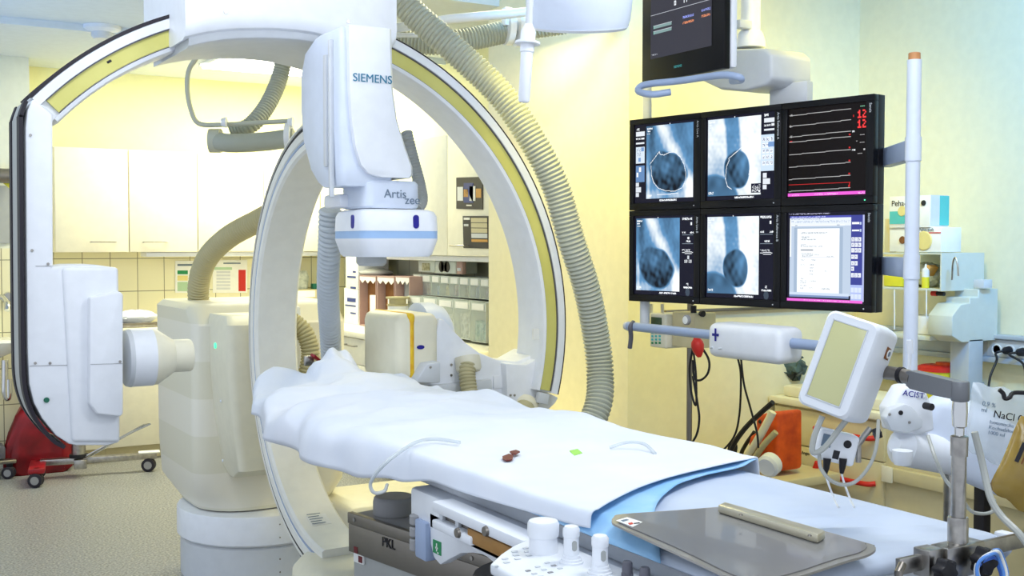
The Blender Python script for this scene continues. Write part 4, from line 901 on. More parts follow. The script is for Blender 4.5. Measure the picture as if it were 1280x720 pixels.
# lower handle bar with the control box marked with a cross
hb0, hb1 = atd(786, 406, 4.42), atd(1075, 440, 3.42)
hb1.z = hb0.z = (hb0.z+hb1.z)/2
MB().tube([hb0, hb1], .0175, 16).build('handle_bar', 'bluegrey', sus)
MB().lathe([(-.022, .008), (-.018, .016), (0, .019)], hb0, hb1-hb0, 16).build('bar_end', 'lightgrey', sus)
d_ = (hb1-hb0).normalized()
MB().tube(spline([hb0+d_*.03+V((0, 0, .018)), hb0+d_*.035+nd*.022, hb0+d_*.028+nd*.012+V((0, 0, -.04)), hb0+d_*.018+nd*.01+V((0, 0, -.085))], 6), .009, 10).build('brake_lever', 'darkgrey', sus, label='dark blue-grey lever')
bxc = hb0.lerp(hb1, .45)+V((0, 0, -.002)); mxb = Matrix(((d_.x, -nd.x, 0, bxc.x), (d_.y, -nd.y, 0, bxc.y), (0, 0, 1, bxc.z), (0, 0, 0, 1)))
cbx = MB()
prof = [(.0, -.055), (.05, -.075), (.11, -.068), (.125, -.045), (.125, .03), (.11, .048), (.04, .05), (0, .036)]
MB().box(.0, .36, -.07, .075, -.068, .052, .03, 4, mtx=mxb).build('control_box', 'white', sus)
# face of the control box (towards the viewer end) with blue cross
fc = atd(907, 412, 3.80)
def onbox(u, z, out=.0712): return mxb @ V((u, -out, z))
for (w, h) in ((.034, .009), (.009, .044)):
    MB().prism([onbox(.05-w/2, .012-h/2), onbox(.05+w/2, .012-h/2), onbox(.05+w/2, .012+h/2), onbox(.05-w/2, .012+h/2)], nd*.001).build('cross_mark', 'navy', sus, smooth=0, label='dark blue cross')
for u in (.03, .075):
    MB().tube([onbox(u-.008, -.035), onbox(u+.008, -.033)], .003, 8).build('latch', 'lightgrey', sus)
# upper single monitor
A_, B_ = V((2.60, 3.385, 2.150)), V((2.60, 2.93, 2.150)); ud2 = (B_-A_).normalized(); L2 = (B_-A_).length
t = thing('monitor', 'large upper monitor with coloured vital-sign numbers on a grey screen, above the bank', 'monitor', A_.lerp(B_, .5))
mx = Matrix(((ud2.x, 1, 0, A_.x), (ud2.y, 0, 0, A_.y), (0, 0, 1, A_.z), (0, 0, 0, 1)))
H2 = .62
MB().box(0, L2, 0, .03, 0, H2, .004, mtx=mx).build('bezel', 'blackgloss', t)
MB().box(0.004, L2+.004, .031, .062, 0.004, H2-.004, .012, mtx=mx).build('casing', 'white', t)
screen_mesh(scr_top(), mx @ V((.055, -.002, .42)), ud2*(L2-.115), V((0, 0, -.335)), t)
text_mesh('SIEMENS', .012, mx @ V((.19, -.0015, .035)), ud2, (0, 0, 1), 'teal', 'lettering', t, extrude=.0003)
# curved grip under it
gp = spline([atd(838, 115, 4.0), atd(815, 118, 4.0), atd(798, 114, 4.05), atd(806, 106, 4.05), atd(850, 101, 3.95), atd(900, 94, 3.8), atd(922, 96, 3.75), atd(926, 100, 3.78), atd(915, 101, 3.85)], 6)
MB().tube(gp, .0125, 14).build('grip', 'bluegrey', t, label='pale blue curved grip')
# lamp head with sterile handle (top of picture)
lh = thing('surgical_lamp', 'white surgical lamp head hanging from above with a straight sterile handle', 'lamp', atd(700, 0, 3.2))
LAX = V((0, 0, 1))-fw*.30
MB().lathe([(-.0, .10), (.0, .145), (.02, .152), (.10, .158), (.20, .155), (.26, .12), (.28, .0)], atd(723, 33, 3.3), LAX, 40).build('lamp_head', 'white_blue', lh)
MB().lathe([(0, .148), (-.008, .140), (-.008, .0)], atd(723, 33, 3.3)+V((0, 0, .002)), LAX, 40).build('lamp_glass', 'white', lh)
hp = atd(656, 60, 3.0)
ax = (atd(655, 126, 3.0)-atd(663, 0, 3.0)).normalized()
o_ = atd(663, -20, 3.0)
MB().tube([o_, atd(661, 35, 3.0)], .010, 12).build('handle_rod', 'lightgrey', lh)
q0 = atd(661, 30, 3.0)
MB().lathe([(0, .010), (.018, .019), (.02, .020), (.045, .020), (.048, .034), (.054, .034), (.056, .019), (.075, .019), (.078, .0165), (.205, .0155), (.21, .012)], q0, ax, 24).build('sterile_handle', 'white', lh)
MB().tube([o_+V((0, 0, -.01)), o_+V((.10, 0, .05)), atd(722, -30, 3.3)+V((0, 0, .1))], .012, 10).build('lamp_arm', 'white', lh)
# ================================================================== PATIENT TABLE
TZ = .985
tb = thing('examination_table', 'long narrow patient table running to the lower right, white side rails and grey pedestal', 'examination table', (1.55, 2.2, 0))
MB().box(1.25, 1.82, 1.30, 3.45, .945, TZ-.002, .012, 3).box(1.50, 1.78, 3.45, 4.05, .955, TZ-.002, .012, 3).build('tabletop', 'lightgrey', tb)
MB().box(1.212, 1.80, 1.32, 2.52, .855, .944, .012).build('table_frame', 'white', tb)
# curved lower skirt with the arch cut out
pts = [atX(x, y, 1.212) for x, y in [(537, 640), (538, 680), (542, 697), (550, 706), (560, 700), (575, 692), (590, 691), (606, 694)]]
pts += [V((1.212, 1.45, .73)), V((1.212, 1.45, .90)), V((1.212, 2.33, .90))]
MB().prism(pts, (.03, 0, 0), .003).build('side_skirt', 'white', tb)
MB().box(1.26, 1.8, 1.35, 2.22, .70, .85, .05, 3).build('drive_housing', 'darkgrey', tb)
# side rail (upper white profile, lower white profile and brown strip)
def railbox(x0, y0, x1, y1, h, X, th, m, name, bev=.004, lab=None):
    a, b = atX(x0, y0, X), atX(x1, y1, X); b.z = a.z
    d = (b-a).normalized(); b = a+d*(b-a).length
    return MB().box(X, X+th, b.y, a.y, a.z-h, a.z, bev).build(name, m, tb, label=lab)
railbox(539.5, 626, 654, 676, .024, 1.15, .055, 'white', 'accessory_rail')
railbox(539.5, 649, 588, 668, .020, 1.15, .055, 'white', 'accessory_rail')
railbox(549, 636, 595, 651, .040, 1.175, .03, 'steeldark', 'rail_channel', 0)
railbox(584, 660, 656, 692, .030, 1.155, .045, 'brownwood', 'rail_insert', .002, 'brown insert in the rail')
railbox(594, 655, 660, 684, .012, 1.165, .04, 'bluegrey', 'rail_channel', .002)
for x, y in ((554, 645), (574, 652)):
    p = atX(x, y, 1.172); MB().box(1.165, 1.175, p.y-.008, p.y+.008, p.z-.014, p.z+.014, .002).build('rail_clip', 'lightgrey', tb)
for x, y in ((573, 666), (608, 664)):
    MB().lathe([(0, .012), (-.006, .010)], atX(x, y, 1.15), (1, 0, 0), 14).build('rail_screw', 'steeldark', tb)
# green first-aid sign
s4 = [atX(x, y, 1.2105) for x, y in [(541, 674), (551, 678), (551, 695), (541, 690)]]
MB().prism(s4, (.0015, 0, 0)).build('rescue_sign', 'green', tb, smooth=0, label='small green sign with a white cross')
c_ = (s4[0]+s4[2])/2
MB().box(1.2095, 1.2104, c_.y-.006, c_.y+.006, c_.z-.003, c_.z+.001, 0).box(1.2095, 1.2104, c_.y-.002, c_.y+.002, c_.z-.009, c_.z+.010).box(1.2095, 1.2104, c_.y-.010, c_.y-.004, c_.z-.013, c_.z-.010).build('sign_cross', 'paper', tb, smooth=0)
# hinge block
for z0, z1, r_ in ((.865, .89, .0165), (.835, .86, .0165), (.80, .83, .0165)):
    p = atd(520, 660, 2.78); MB().lathe([(0, r_-.003), (.003, r_), (z1-z0-.003, r_), (z1-z0, r_-.003)], (p.x, p.y, z0-.01), seg=18).build('hinge_barrel', 'midgrey', tb)
p = atd(531, 660, 2.74); MB().box(p.x-.014, p.x+.02, p.y-.03, p.y+.03, .78, .875, .006).build('hinge_plate', 'bluegrey', tb)
# pedestal with metal rim
P1, P2 = atZ(434, 640, .70), atZ(521, 668, .70)
dd = (P2-P1).normalized(); nn = V((dd.y, -dd.x, 0)); nn = nn if nn.x > 0 else -nn
mxp = Matrix(((dd.x, nn.x, 0, P1.x), (dd.y, nn.y, 0, P1.y), (0, 0, 1, 0), (0, 0, 0, 1)))
MB().box(.012, 1.25, .012, .55, 0, .69, .01, mtx=mxp).build('pedestal', 'boxgrey', tb)
MB().box(0, 1.27, 0, .02, .665, .70, .003, mtx=mxp).build('pedestal_rim', 'steeldark', tb)
MB().box(.003, 1.26, .003, .011, .575, .664, .001, mtx=mxp).build('pedestal_band', 'steeldark', tb)
MB().box(.02, 1.25, .021, .55, .691, .698, .002, mtx=mxp).build('pedestal_top', 'midgrey', tb)
def onpl(x, y, w):
    r = ray(x, y); o_ = mxp @ V((0, w, 0)); return CAM+r*((o_-CAM).dot(nn)/r.dot(nn))
p = onpl(477, 682, .0015); text_mesh('PKL', .042, p, dd, (0, 0, 1), 'text_black', 'lettering', tb)
wp = mxp.inverted() @ onpl(443, 680, .008); u_, z_ = wp.x, wp.z
MB().box(u_, u_+.055, .004, .0115, z_-.055, z_, .001, mtx=mxp).build('warning_plate', 'paper', tb, smooth=0)
MB().box(u_+.005, u_+.025, .002, .0038, z_-.025, z_-.005, 0, mtx=mxp).box(u_+.03, u_+.05, .002, .0038, z_-.05, z_-.03, 0, mtx=mxp).build('print', 'redbag', tb, smooth=0)
for u in (.04, .62): MB().lathe([(0, .007), (-.003, .006)], mxp @ V((u, 0, .683)), nn, 10).build('rim_screw', 'steel', tb)
cyl = mxp @ V((.47, .22, .70)); cyl = atZ(485, 645, .698)
MB().lathe([(0, .066), (.040, .066), (.052, .063), (.056, .058), (.056, 0)], (cyl.x+.03, cyl.y+.02, .699), seg=36).build('pedestal_knob', 'midgrey', tb, label='round grey cap on the pedestal')
MB().loft([(0, 1.45, 2.1, .2, .38, .18), (.74, 1.47, 2.1, .18, .36, .17)], 6).build('lift_column', 'darkgrey', tb)
# ---------------------------------------------------------------- pale blue mattress
def surf(name, fn, nu, nv, m, th=.003, lab=None, parent=None):
    """sheet: fn(u,v)->point, given thickness"""
    bm = bmesh.new(); g = [[bm.verts.new(fn(i/nu, j/nv)) for j in range(nv+1)] for i in range(nu+1)]
    for i in range(nu):
        for j in range(nv): bm.faces.new((g[i][j], g[i+1][j], g[i+1][j+1], g[i][j+1]))
    bmesh.ops.recalc_face_normals(bm, faces=bm.faces)
    if sum(f.normal.z for f in bm.faces) < 0: bmesh.ops.reverse_faces(bm, faces=bm.faces)
    me = bpy.data.meshes.new(name); bm.to_mesh(me); bm.free(); me.shade_smooth(); me.materials.append(M[m])
    o = link(name, me, parent, lab); md = o.modifiers.new('thickness', 'SOLIDIFY'); md.thickness = th; md.offset = -1
    return o
from mathutils import noise as mn
def nz(x, y, s, seed=0): return mn.noise(V((x*s+seed, y*s-seed*.7, seed*1.3)))
def mattress(u, v):
    Y = 1.29+u*(3.2-1.29); x0, x1 = 1.215, 1.85
    # profile across, wrapping round both long edges
    t = v; prof = [(x0+.012, .988), (x0, .995), (x0+.006, 1.006), (x0+.025, 1.012)]
    if t < .12: k = t/.12*3; i = min(2, int(k)); f = k-i; x = prof[i][0]*(1-f)+prof[i+1][0]*f; z = prof[i][1]*(1-f)+prof[i+1][1]*f
    elif t > .88: k = (1-t)/.12*3; i = min(2, int(k)); f = k-i; x = prof[i][0]*(1-f)+prof[i+1][0]*f; z = prof[i][1]*(1-f)+prof[i+1][1]*f; x = x0+x1-x
    else: s_ = (t-.12)/.76; x = x0+.025+(x1-x0-.05)*s_; z = 1.012
    if .12 <= t <= .88:
        e = min((t-.12)/.1, 1, (.88-t)/.1)
        z += e*(.006*abs(nz(x*.6+Y*.9, Y*1.1-x*.7, 4.0, 2))+.003*nz(x, Y, 14, 5))
        fx, fy = x-1.62, Y-1.42; z += e*.007*max(0, math.sin((fx*1.0+fy*2.2)*26+2*nz(x, Y, 3, 9)))*math.exp(-(fx*fx+fy*fy)/.05)
    endk = max(0, 1-(Y-1.29)/.03); z -= .02*endk*endk
    return V((x, Y, z))
o = surf('mattress', mattress, 190, 70, 'sheet', .022); tag(o, 'pale blue mattress sheet on the near half of the table', 'mattress')
# blue underpad peeking from under the drape
def zq(x, y, z=1.028): return atZ(x, y, z)
padp = [(722, 690), (728, 668), (735, 654), (760, 640), (800, 628), (870, 608), (925, 594), (940, 594), (948, 603), (930, 608), (945, 640), (880, 672), (905, 706), (860, 706), (790, 692), (762, 692)]
A0, A1, B0, B1 = V((1.205, 1.55, 0)), V((1.205, 2.3, 0)), V((1.84, 1.90, 0)), V((1.84, 2.5, 0))
def pad(u, v):
    x = 1.203+.65*u; tx = u; yn = 1.72+.25*tx+.06*math.sin(tx*math.pi)-.012-.20*(1-u)**3-.03*math.exp(-((u-.12)/.06)**2); y = yn+(2.5-yn)*v
    z = 1.031+.003*nz(x, y, 9, 3)+(.012*math.exp(-((u-.99)/.05)**2)*(1-v)**8)
    if u < .06: z -= .03*(1-u/.06)
    return V((x, y, z))
o = surf('underpad', pad, 60, 40, 'underpad', .002); tag(o, 'light blue disposable underpad showing below the edge of the white drape', 'underpad')
# crumpled near corner of the pad, lying beside the board
# ---------------------------------------------------------------- the white drape
def lerp_tab(tab, y):
    for (y0, *a), (y1, *b) in zip(tab, tab[1:]):
        if y <= y1: f = max(0, min(1, (y-y0)/(y1-y0))); f = f*f*(3-2*f); return [p+(q-p)*f for p, q in zip(a, b)]
    return list(tab[-1][1:])
#      Y     Xnear zbottom xedge ztop  hump  xfar
dtab = [(1.6, 1.203, 1.012, 1.222, 1.036, .0, 1.862), (2.35, 1.200, .985, 1.222, 1.036, 0, 1.862), (2.55, 1.19, .955, 1.225, 1.036, .0, 1.862), (2.8, 1.17, .925, 1.24, 1.036, .0, 1.862),
        (3.15, 1.17, .912, 1.30, 1.030, .0, 1.86), (3.45, 1.19, .92, 1.38, 1.015, .0, 1.84), (3.75, 1.23, .93, 1.46, 1.01, .008, 1.82), (3.9, 1.27, .938, 1.50, 1.01, .03, 1.80), (4.0, 1.30, .945, 1.52, 1.015, .07, 1.79), (4.12, 1.33, .95, 1.54, 1.02, .075, 1.78)]
def facet(x, y, cell, seed, ang):
    c, s = math.cos(ang), math.sin(ang); a, b = (x*c+y*s)/cell+seed, (-x*s+y*c)/cell*1.25-seed*.3
    i, j = math.floor(a), math.floor(b); fa, fb = a-i, b-j
    h = lambda p, q: math.sin(p*127.1+q*311.7+seed*17.3)*43758.5453 % 1.0
    if fa+fb < 1: return h(i, j)*(1-fa-fb)+h(i+1, j)*fa+h(i, j+1)*fb
    return h(i+1, j+1)*(fa+fb-1)+h(i, j+1)*(1-fa)+h(i+1, j)*(1-fb)
def drape(u, v):
    ynear = 1.86+.0*v; f = (lambda t: t)(u)
    # near border runs slanted from (1.2,1.72) to (1.85,1.97)
    tx = min(1, max(0, (v-.2)/.72)); yb = 1.72+.25*tx+.06*math.sin(tx*math.pi)*1.0-.0*tx
    Y = yb+(4.12-yb)*u
    xn, zb, xe, zt, hp, xf = lerp_tab(dtab, Y)
    if v < .2:
        k = v/.2; x = xn+(xe-xn)*k**2.2; z = zb+(zt-zb)*(1-(1-k)**2.0)
        x -= .012*math.sin(Y*13+2*nz(Y, k, 2, 4))*(1-k)*min(1, max(0, (Y-2.6)*3))
    elif v > .92:
        k = (v-.92)/.08; x = xf+.012*k; z = zt-.07*k*k
    else:
        s_ = (v-.2)/.72; x = xe+(xf-xe)*s_; z = zt
        b = math.sin(min(1, s_*1.15)*math.pi)**.8 if s_*1.15 < 1 else 0
        z += hp*b*(1 if s_ < .6 else 1-.35*(s_-.6)/.4)
        if Y > 4.0: z += .01*math.sin(s_*22)
    am = min(1, max(0, (Y-2.5)/1.0)); ed = min(1, v/.05, (1-v)/.05)
    r1 = abs(nz(x*.8+Y*.5, Y*.7-x*.9, 3.2, 7)); r2 = abs(nz(x+Y, Y-x*.4, 6.5, 11)); r3 = nz(x, Y, 2.2, 15)
    r4 = abs(nz(x*2.2-Y*.3, Y*.8+x*.5, 4.5, 31))
    z += ed*((.085*facet(x, Y, .24, 3.3, .5)+.045*facet(x, Y, .12, 8.1, 1.1)+.012*r2)*am-.048*am+.010*facet(x, Y, .3, 5.5, .7)*(1-am)+.004*r3)
    if v < .2: x += .055*(facet(z*1.2, Y, .16, 2.2, .3)-.5)*am*(1-v/.25)
    if .2 <= v <= .92: z = max(z, 1.0345)
    if u < .02: z += .004*(1-u/.02)
    return V((x, Y, z))
o = surf('drape', drape, 230, 90, 'drape', .0025); tag(o, 'large white surgical drape crumpled over the far end of the table', 'surgical drape')
o.data.set_sharp_from_angle(angle=math.radians(60)) if False else None
# drape details
t = MB().tube(spline([atd(575, 553, 2.83), atd(545, 549, 2.86), atd(520, 553, 2.81), atd(490, 572, 2.72), atd(470, 592, 2.72), atd(463, 606, 2.74), atd(468, 616, 2.75), atd(480, 614, 2.8), atd(484, 606, 2.85)], 8), .0045, 8).build('loose_tube', 'tubing'); tag(t, 'clear loop of tubing hanging off the near side of the white drape', 'tube')
o = MB().tube(spline([atd(762, 559, 2.78), atd(785, 553, 2.78), atd(805, 555, 2.75), atd(819, 567, 2.70)], 8), .004, 8).build('loose_tube', 'tubing'); tag(o, 'short clear tube arching over the far edge of the drape', 'tube')
def flat(name, pts, z, m, lab, cat, h=.003, grp=None):
    z -= .004
    o = MB().prism([atZ(x, y, z) for x, y in pts], (0, 0, -h)).build(name, m, smooth=0); return tag(o, lab, cat, grp)
dm('stain', '#6a1c18', .5)
flat('scrap', [(628, 570), (636, 567), (642, 569), (640, 574), (633, 575), (628, 573)], 1.05, 'stain', 'left dark red scrap on the middle of the white drape', 'scrap', grp='red scraps on the drape')
flat('scrap', [(637, 564), (645, 562), (650, 564), (645, 567), (640, 567)], 1.052, 'stain', 'right pinkish red scrap on the middle of the white drape', 'scrap', grp='red scraps on the drape')
dm('lime', '#9ee060', .5)
flat('sticky_label', [(712, 563), (722, 561), (728, 566), (718, 569)], 1.045, 'lime', 'tiny bright green label lying on the white drape', 'label')
p = atd(398, 450, 4.42)
o = MB().box(-.045, .03, -.012, .012, -.006, .006, .003, mtx=Matrix.Translation(p) @ Matrix.Rotation(math.radians(35), 4, 'Y') @ Matrix.Rotation(.5, 4, 'Z')).build('clamp', 'redbag'); tag(o, 'small dark red clip at the top edge of the crumpled drape', 'clip')
p = atd(386, 451, 4.42)
o = MB().box(-.02, .02, -.01, .01, -.02, .02, .006, mtx=Matrix.Translation(p)).build('clamp', 'steel'); tag(o, 'small steel clip at the top edge of the crumpled drape', 'clip')
# ---------------------------------------------------------------- shield board with bar
BZ_ = 1.040
bp = [(765, 655), (767, 649), (778, 645), (850, 640), (900, 636), (918, 636), (935, 640), (1075, 679), (1092, 685), (1094, 690), (1083, 697), (1058, 704), (1003, 722), (965, 731), (945, 733), (915, 726), (850, 696), (775, 661)]
bd = thing('shield_board', 'flat grey acrylic board with a metal grip bar lying on the blue mattress', 'board', atZ(930, 690, BZ_))
cc_ = sum((atZ(x, y, BZ_) for x, y in bp), V((0, 0, 0)))/len(bp)
rim = spline([atZ(x, y, BZ_) for x, y in bp], 4, closed=True)
MB().prism(rim, (0, 0, .004), 0).build('rim', 'acrylicrim', bd, smooth=30)
inn = [p+(cc_-p).normalized()*.014 for p in rim]
MB().prism([p+V((0, 0, .0042)) for p in inn], (0, 0, .002), 0).build('plate', 'acrylic', bd, smooth=30)
g = [atZ(x, y, BZ_+.0065) for x, y in [(897, 641), (906, 637), (1032, 674), (1022, 680)]]
MB().prism(g, (0, 0, .016), .004, 2).build('grip_bar', 'bar', bd, label='champagne metal grip bar')
for x, y in ((926, 644), (1012, 670)):
    p = atZ(x, y, BZ_+.023); MB().lathe([(0, .004), (.002, .003)], p, seg=10).build('bar_screw', 'steeldark', bd)
MB().prism([atZ(x, y, BZ_+.0066) for x, y in [(770, 651), (784, 647), (803, 653), (791, 659)]], (0, 0, .001)).build('sticker', 'paper', bd, smooth=0, label='white sticker with small red and black print')
for q_, m__ in (([(776, 650.5), (783, 649), (786, 650), (779, 652)], 'text_grey'), ([(785, 654), (790, 653), (792, 655), (787, 656)], 'red'), ([(792, 654), (799, 653), (800, 654), (793, 655)], 'text_black')):
    MB().prism([atZ(x, y, BZ_+.0078) for x, y in q_], (0, 0, .0005)).build('print', m__, bd, smooth=0)
# folded pad corner under the board
o = surf('folded_pad', lambda u, v: (lambda p: V((p.x, p.y, 1.037+.003*math.sin(u*7+v*3))))(atZ(792+u*150, 672+u*44, 1.035).lerp(atZ(785+u*150, 684+u*44, 1.035), v) if True else None), 30, 10, 'underpad', .0015)
bpy.data.objects.remove(o)
# ---------------------------------------------------------------- control panel
cp = thing('control_panel', 'white table-side control console with three joysticks and rows of buttons', 'control console', atZ(720, 700, .97))
PZ = .97
base = [atZ(612, 704, PZ), atZ(625, 692, PZ), atZ(640, 682, PZ), atZ(656, 675, PZ), V((1.175, 1.875, PZ)), V((1.194, 1.85, PZ)), V((1.194, 1.30, PZ)), V((1.15, 1.26, PZ)), V((.98, 1.30, PZ))]
base = [p for p in base]
MB().prism(base, (0, 0, -.022), .007, 3, 15).build('top_plate', 'white', cp)
c0_ = sum(base, V((0, 0, 0)))/len(base)
MB().prism([p+(c0_-p).normalized()*.012-V((0, 0, .023)) for p in base], (0, 0, -.03), .008, 2, 15).build('housing', 'lightgrey', cp)
def stick(x, y, name, prof, m, seg=28): return MB().lathe(prof, atZ(x, y, PZ), seg=seg).build(name, m, cp)
s_ = 1.62/1000
stick(679, 690, 'round_knob', [(-.002, .028), (.012, .0265), (.030, .0265), (.031, .029), (.034, .030), (.055, .030), (.060, .027), (.062, .02)], 'white')
for x, y in ((714, 703), (750, 716)):
    stick(x, y, 'joystick_base', [(-.002, .0225), (.003, .0225), (.004, .019), (.008, .019), (.009, .017), (.014, .016)], 'white')
    stk = stick(x, y, 'joystick', [(.012, .0142), (.047, .0138), (.048, .0150), (.052, .0155), (.062, .0155), (.067, .012), (.068, .006)], 'white')
    c = atZ(x, y, PZ); d = V((-c.x, -c.y, 0)).normalized(); d = (Matrix.Rotation(math.radians(25), 4, 'Z') @ d); sx = V((-d.y, d.x, 0))
    pts = []
    for k in range(16):
        a = 2*math.pi*k/16; pts.append(c+d*.0132+sx*(.0048*math.cos(a))+V((0, 0, .033+(.005 if math.sin(a) > 0 else -.004)+.005*math.sin(a))))
    MB().prism(pts, d*.0016).build('trigger', 'boxgrey', stk)
for x, y in ((784, 722), (806, 730)): stick(x, y, 'selector_knob', [(-.002, .0105), (.008, .0105), (.009, .0095), (.026, .009), (.029, .007)], 'darkgrey')
k = 0
for r in range(3):
    for c in range(5):
        x, y = 643+c*14-r*12, 690-c*4.5+r*9
        if x > 664 and y < 690 and c > 2: continue
        MB().box(-.006, .006, -.004, .004, 0, .002, .001, mtx=Matrix.Translation(atZ(x, y, PZ))).build('button', 'lightgrey', cp)
for r in range(3):
    for c in range(3):
        x, y = 660+c*12+r*8, 714-c*5+r*3.5
        MB().box(-.005, .005, -.003, .003, 0, .002, .001, mtx=Matrix.Translation(atZ(x, y, PZ))).build('button', 'lightgrey' if (r+c) % 3 else 'midgrey', cp)
MB().tube([V((base[0].x+.10, base[0].y-.05, .885)), V((1.20, base[0].y-.05, .885))], .012, 10).build('mounting_arm', 'steeldark', cp)
# ================================================================== INJECTOR ON ITS POST (right foreground)
rl = thing('cross_rail_clamp', 'steel cross rail with clamp and black star knob at the table end', 'rail clamp', atZ(1200, 700, 1.0))
Yr = 1.262
ra, rb = atY(1122, 712, Yr), atY(1330, 650, Yr); zr = .996
MB().box(ra.x, rb.x, Yr-.005, Yr+.005, zr-.001, zr+.026, .001).build('rail', 'steel', rl)
MB().box(ra.x+.055, ra.x+.09, Yr-.02, Yr+.014, zr-.012, zr+.036, .002).build('clamp_jaw', 'steel', rl)
MB().box(ra.x+.10, ra.x+.20, Yr-.022, Yr+.016, zr-.022, zr+.034, .003).build('clamp_body', 'steel', rl)
MB().tube([atY(1128, 706, Yr-.02), atY(1123, 716, Yr-.03), atY(1124, 730, Yr-.03)], .007, 10).build('clamp_lever', 'steeldark', rl)
def star(p, ax, r, th, m='black', par=None, name='star_knob'):
    ax = V(ax).normalized(); n = ax.orthogonal().normalized(); b = ax.cross(n)
    pts = [V(p)+(n*math.cos(a)+b*math.sin(a))*r*(1+.14*math.cos(6*a)) for a in [2*math.pi*k/48 for k in range(48)]]
    return MB().prism(pts, ax*th, .003, 2, 60).build(name, m, par)
star(atY(1188, 716, Yr-.055), (0, 1, 0), .020, .022, 'black', rl)
star(atY(1238, 704, Yr-.06), (0, 1, .1), .022, .025, 'black', rl)
MB().tube([atY(1238, 704, Yr-.04), atY(1238, 704, Yr)], .006, 10).build('knob_stem', 'steel', rl)
for x, y, s2 in ((1143, 702, .016), (1258, 670, .013)):
    p = atY(x, y, Yr+.05); MB().box(p.x-s2, p.x+s2*.9, p.y-.02, p.y+.02, p.z-.018, p.z+.008, .006).build('end_block', 'white', rl)
PP = atY(1197, 690, Yr)
def zy(y, yy=Yr): return atY(1197, y, yy).z
ps = thing('injector_post', 'upright telescopic steel post with a jointed grey swing arm', 'support arm', (PP.x, Yr, 1.03))
MB().lathe([(0, .0175), (zy(648)-zr, .0175), (zy(646)-zr, .0165), (zy(646)-zr, .013), (zy(568)-zr, .0125)], (PP.x, Yr, zr+.0), seg=28).build('post', 'steel', ps)
MB().lathe([(zy(570)-zr, .0145), (zy(546)-zr, .015), (zy(545)-zr, .0135), (zy(544)-zr, .006)], (PP.x, Yr, zr), seg=28).build('post_collar', 'steel', ps)
MB().lathe([(zy(546)-zr, .008), (zy(535)-zr, .008), (zy(533)-zr, .012), (zy(515)-zr, .0135), (zy(502)-zr, .0125), (zy(500)-zr, .011), (zy(495)-zr, .0115)], (PP.x, Yr, zr), seg=28).build('swivel_joint', 'chrome', ps)
# elbow arm
el_t, el_b = zy(477), zy(500)
e_end = atd(1124, 470, 2.05)
MB().lathe([(el_b-zr-.002, .0145), (el_b-zr, .0155), (el_t-zr-.002, .0155), (el_t-zr, .014)], (PP.x, Yr, zr), seg=28).build('elbow', 'anodised', ps)
q = V((PP.x, Yr, 0)); e2_ = V((e_end.x, e_end.y, 0)); dn = (e2_-q).normalized(); sn = V((-dn.y, dn.x, 0)); L = (e2_-q).length
def am(u, w, z): return q+dn*u+sn*w+V((0, 0, z))
zc0, zc1 = (el_b+el_t)/2, e_end.z
MB().rings([[am(u, w*hw, zc+h*hh) for w, h in ((-1, -1), (1, -1), (1, 1), (-1, 1))] for u, hw, hh, zc in ((.0, .012, .0155, zc0), (L*.35, .012, .0165, zc0+.004), (L*.75, .012, .016, zc0+.010), (L*.82, .011, .013, zc0+.012))]).build('swing_arm', 'anodised', ps)
MB().tube([am(L*.78, 0, zc0+.012), am(L*1.0, 0, zc0+.016)], .0135, 20).build('arm_tube', 'steeldark', ps)
MB().lathe([(0, .0150), (.008, .0150)], am(L*.93, 0, zc0+.015), dn, 20).build('seal_ring', 'black', ps)
MB().tube([am(L*1.0, 0, zc0+.016), am(L*1.35, 0, zc0+.018)], .0125, 20).build('arm_tube', 'steeldark', ps)
# ---------------------------------------------------------------- touch screen console
bk = -fw; U = V((0, 0, 1)); R0 = V((fw.y, -fw.x, 0)).normalized(); B0 = R0.cross(U)*-1
B0 = V((-fw.x, -fw.y, 0)).normalized()
ro = math.radians(19.5)
upv = (U*math.cos(ro)+R0*math.sin(ro)); r_ = (R0*math.cos(ro)-U*math.sin(ro))
th_ = math.radians(38)
nf = B0*math.cos(th_)-r_*math.sin(th_); rf = (r_*math.cos(th_)+B0*math.sin(th_))   # front normal and its right direction
OC = atd(1047, 455, 2.02)
mt = Matrix(((rf.x, upv.x, nf.x, OC.x), (rf.y, upv.y, nf.y, OC.y), (rf.z, upv.z, nf.z, OC.z), (0, 0, 0, 1)))
tc = thing('touch_console', 'white injector touch console with a pale yellow screen, tilted on the swing arm', 'control console', OC)
# body: rounded box, x = front width, y = up, z = outwards from the screen
bod = MB()
w2, h2_, dp = .051, .091, .116
secs = []
for z, s in ((0, -.004), (-.006, 0), (-dp*.5, .002), (-dp*.9, 0), (-dp, -.012)):
    secs.append([mt @ V((x, y, z)) for x, y in rrect(0, 0, w2+s, h2_+s, .016, 5)])
bod.rings(secs).build('housing', 'white', tc)
MB().box(-.034, .030, -.071, .073, -.001, .0012, .001, mtx=mt).build('screen', 'lcd', tc, label='pale yellow touch screen')
for b4 in ((-.036, .032, .073, .0755), (-.036, .032, -.0735, -.071), (-.0365, -.034, -.0735, .0755), (.030, .0325, -.0735, .0755)):
    MB().box(b4[0], b4[1], b4[2], b4[3], -.001, .0018, .0004, mtx=mt).build('screen_frame', 'lightgrey', tc)
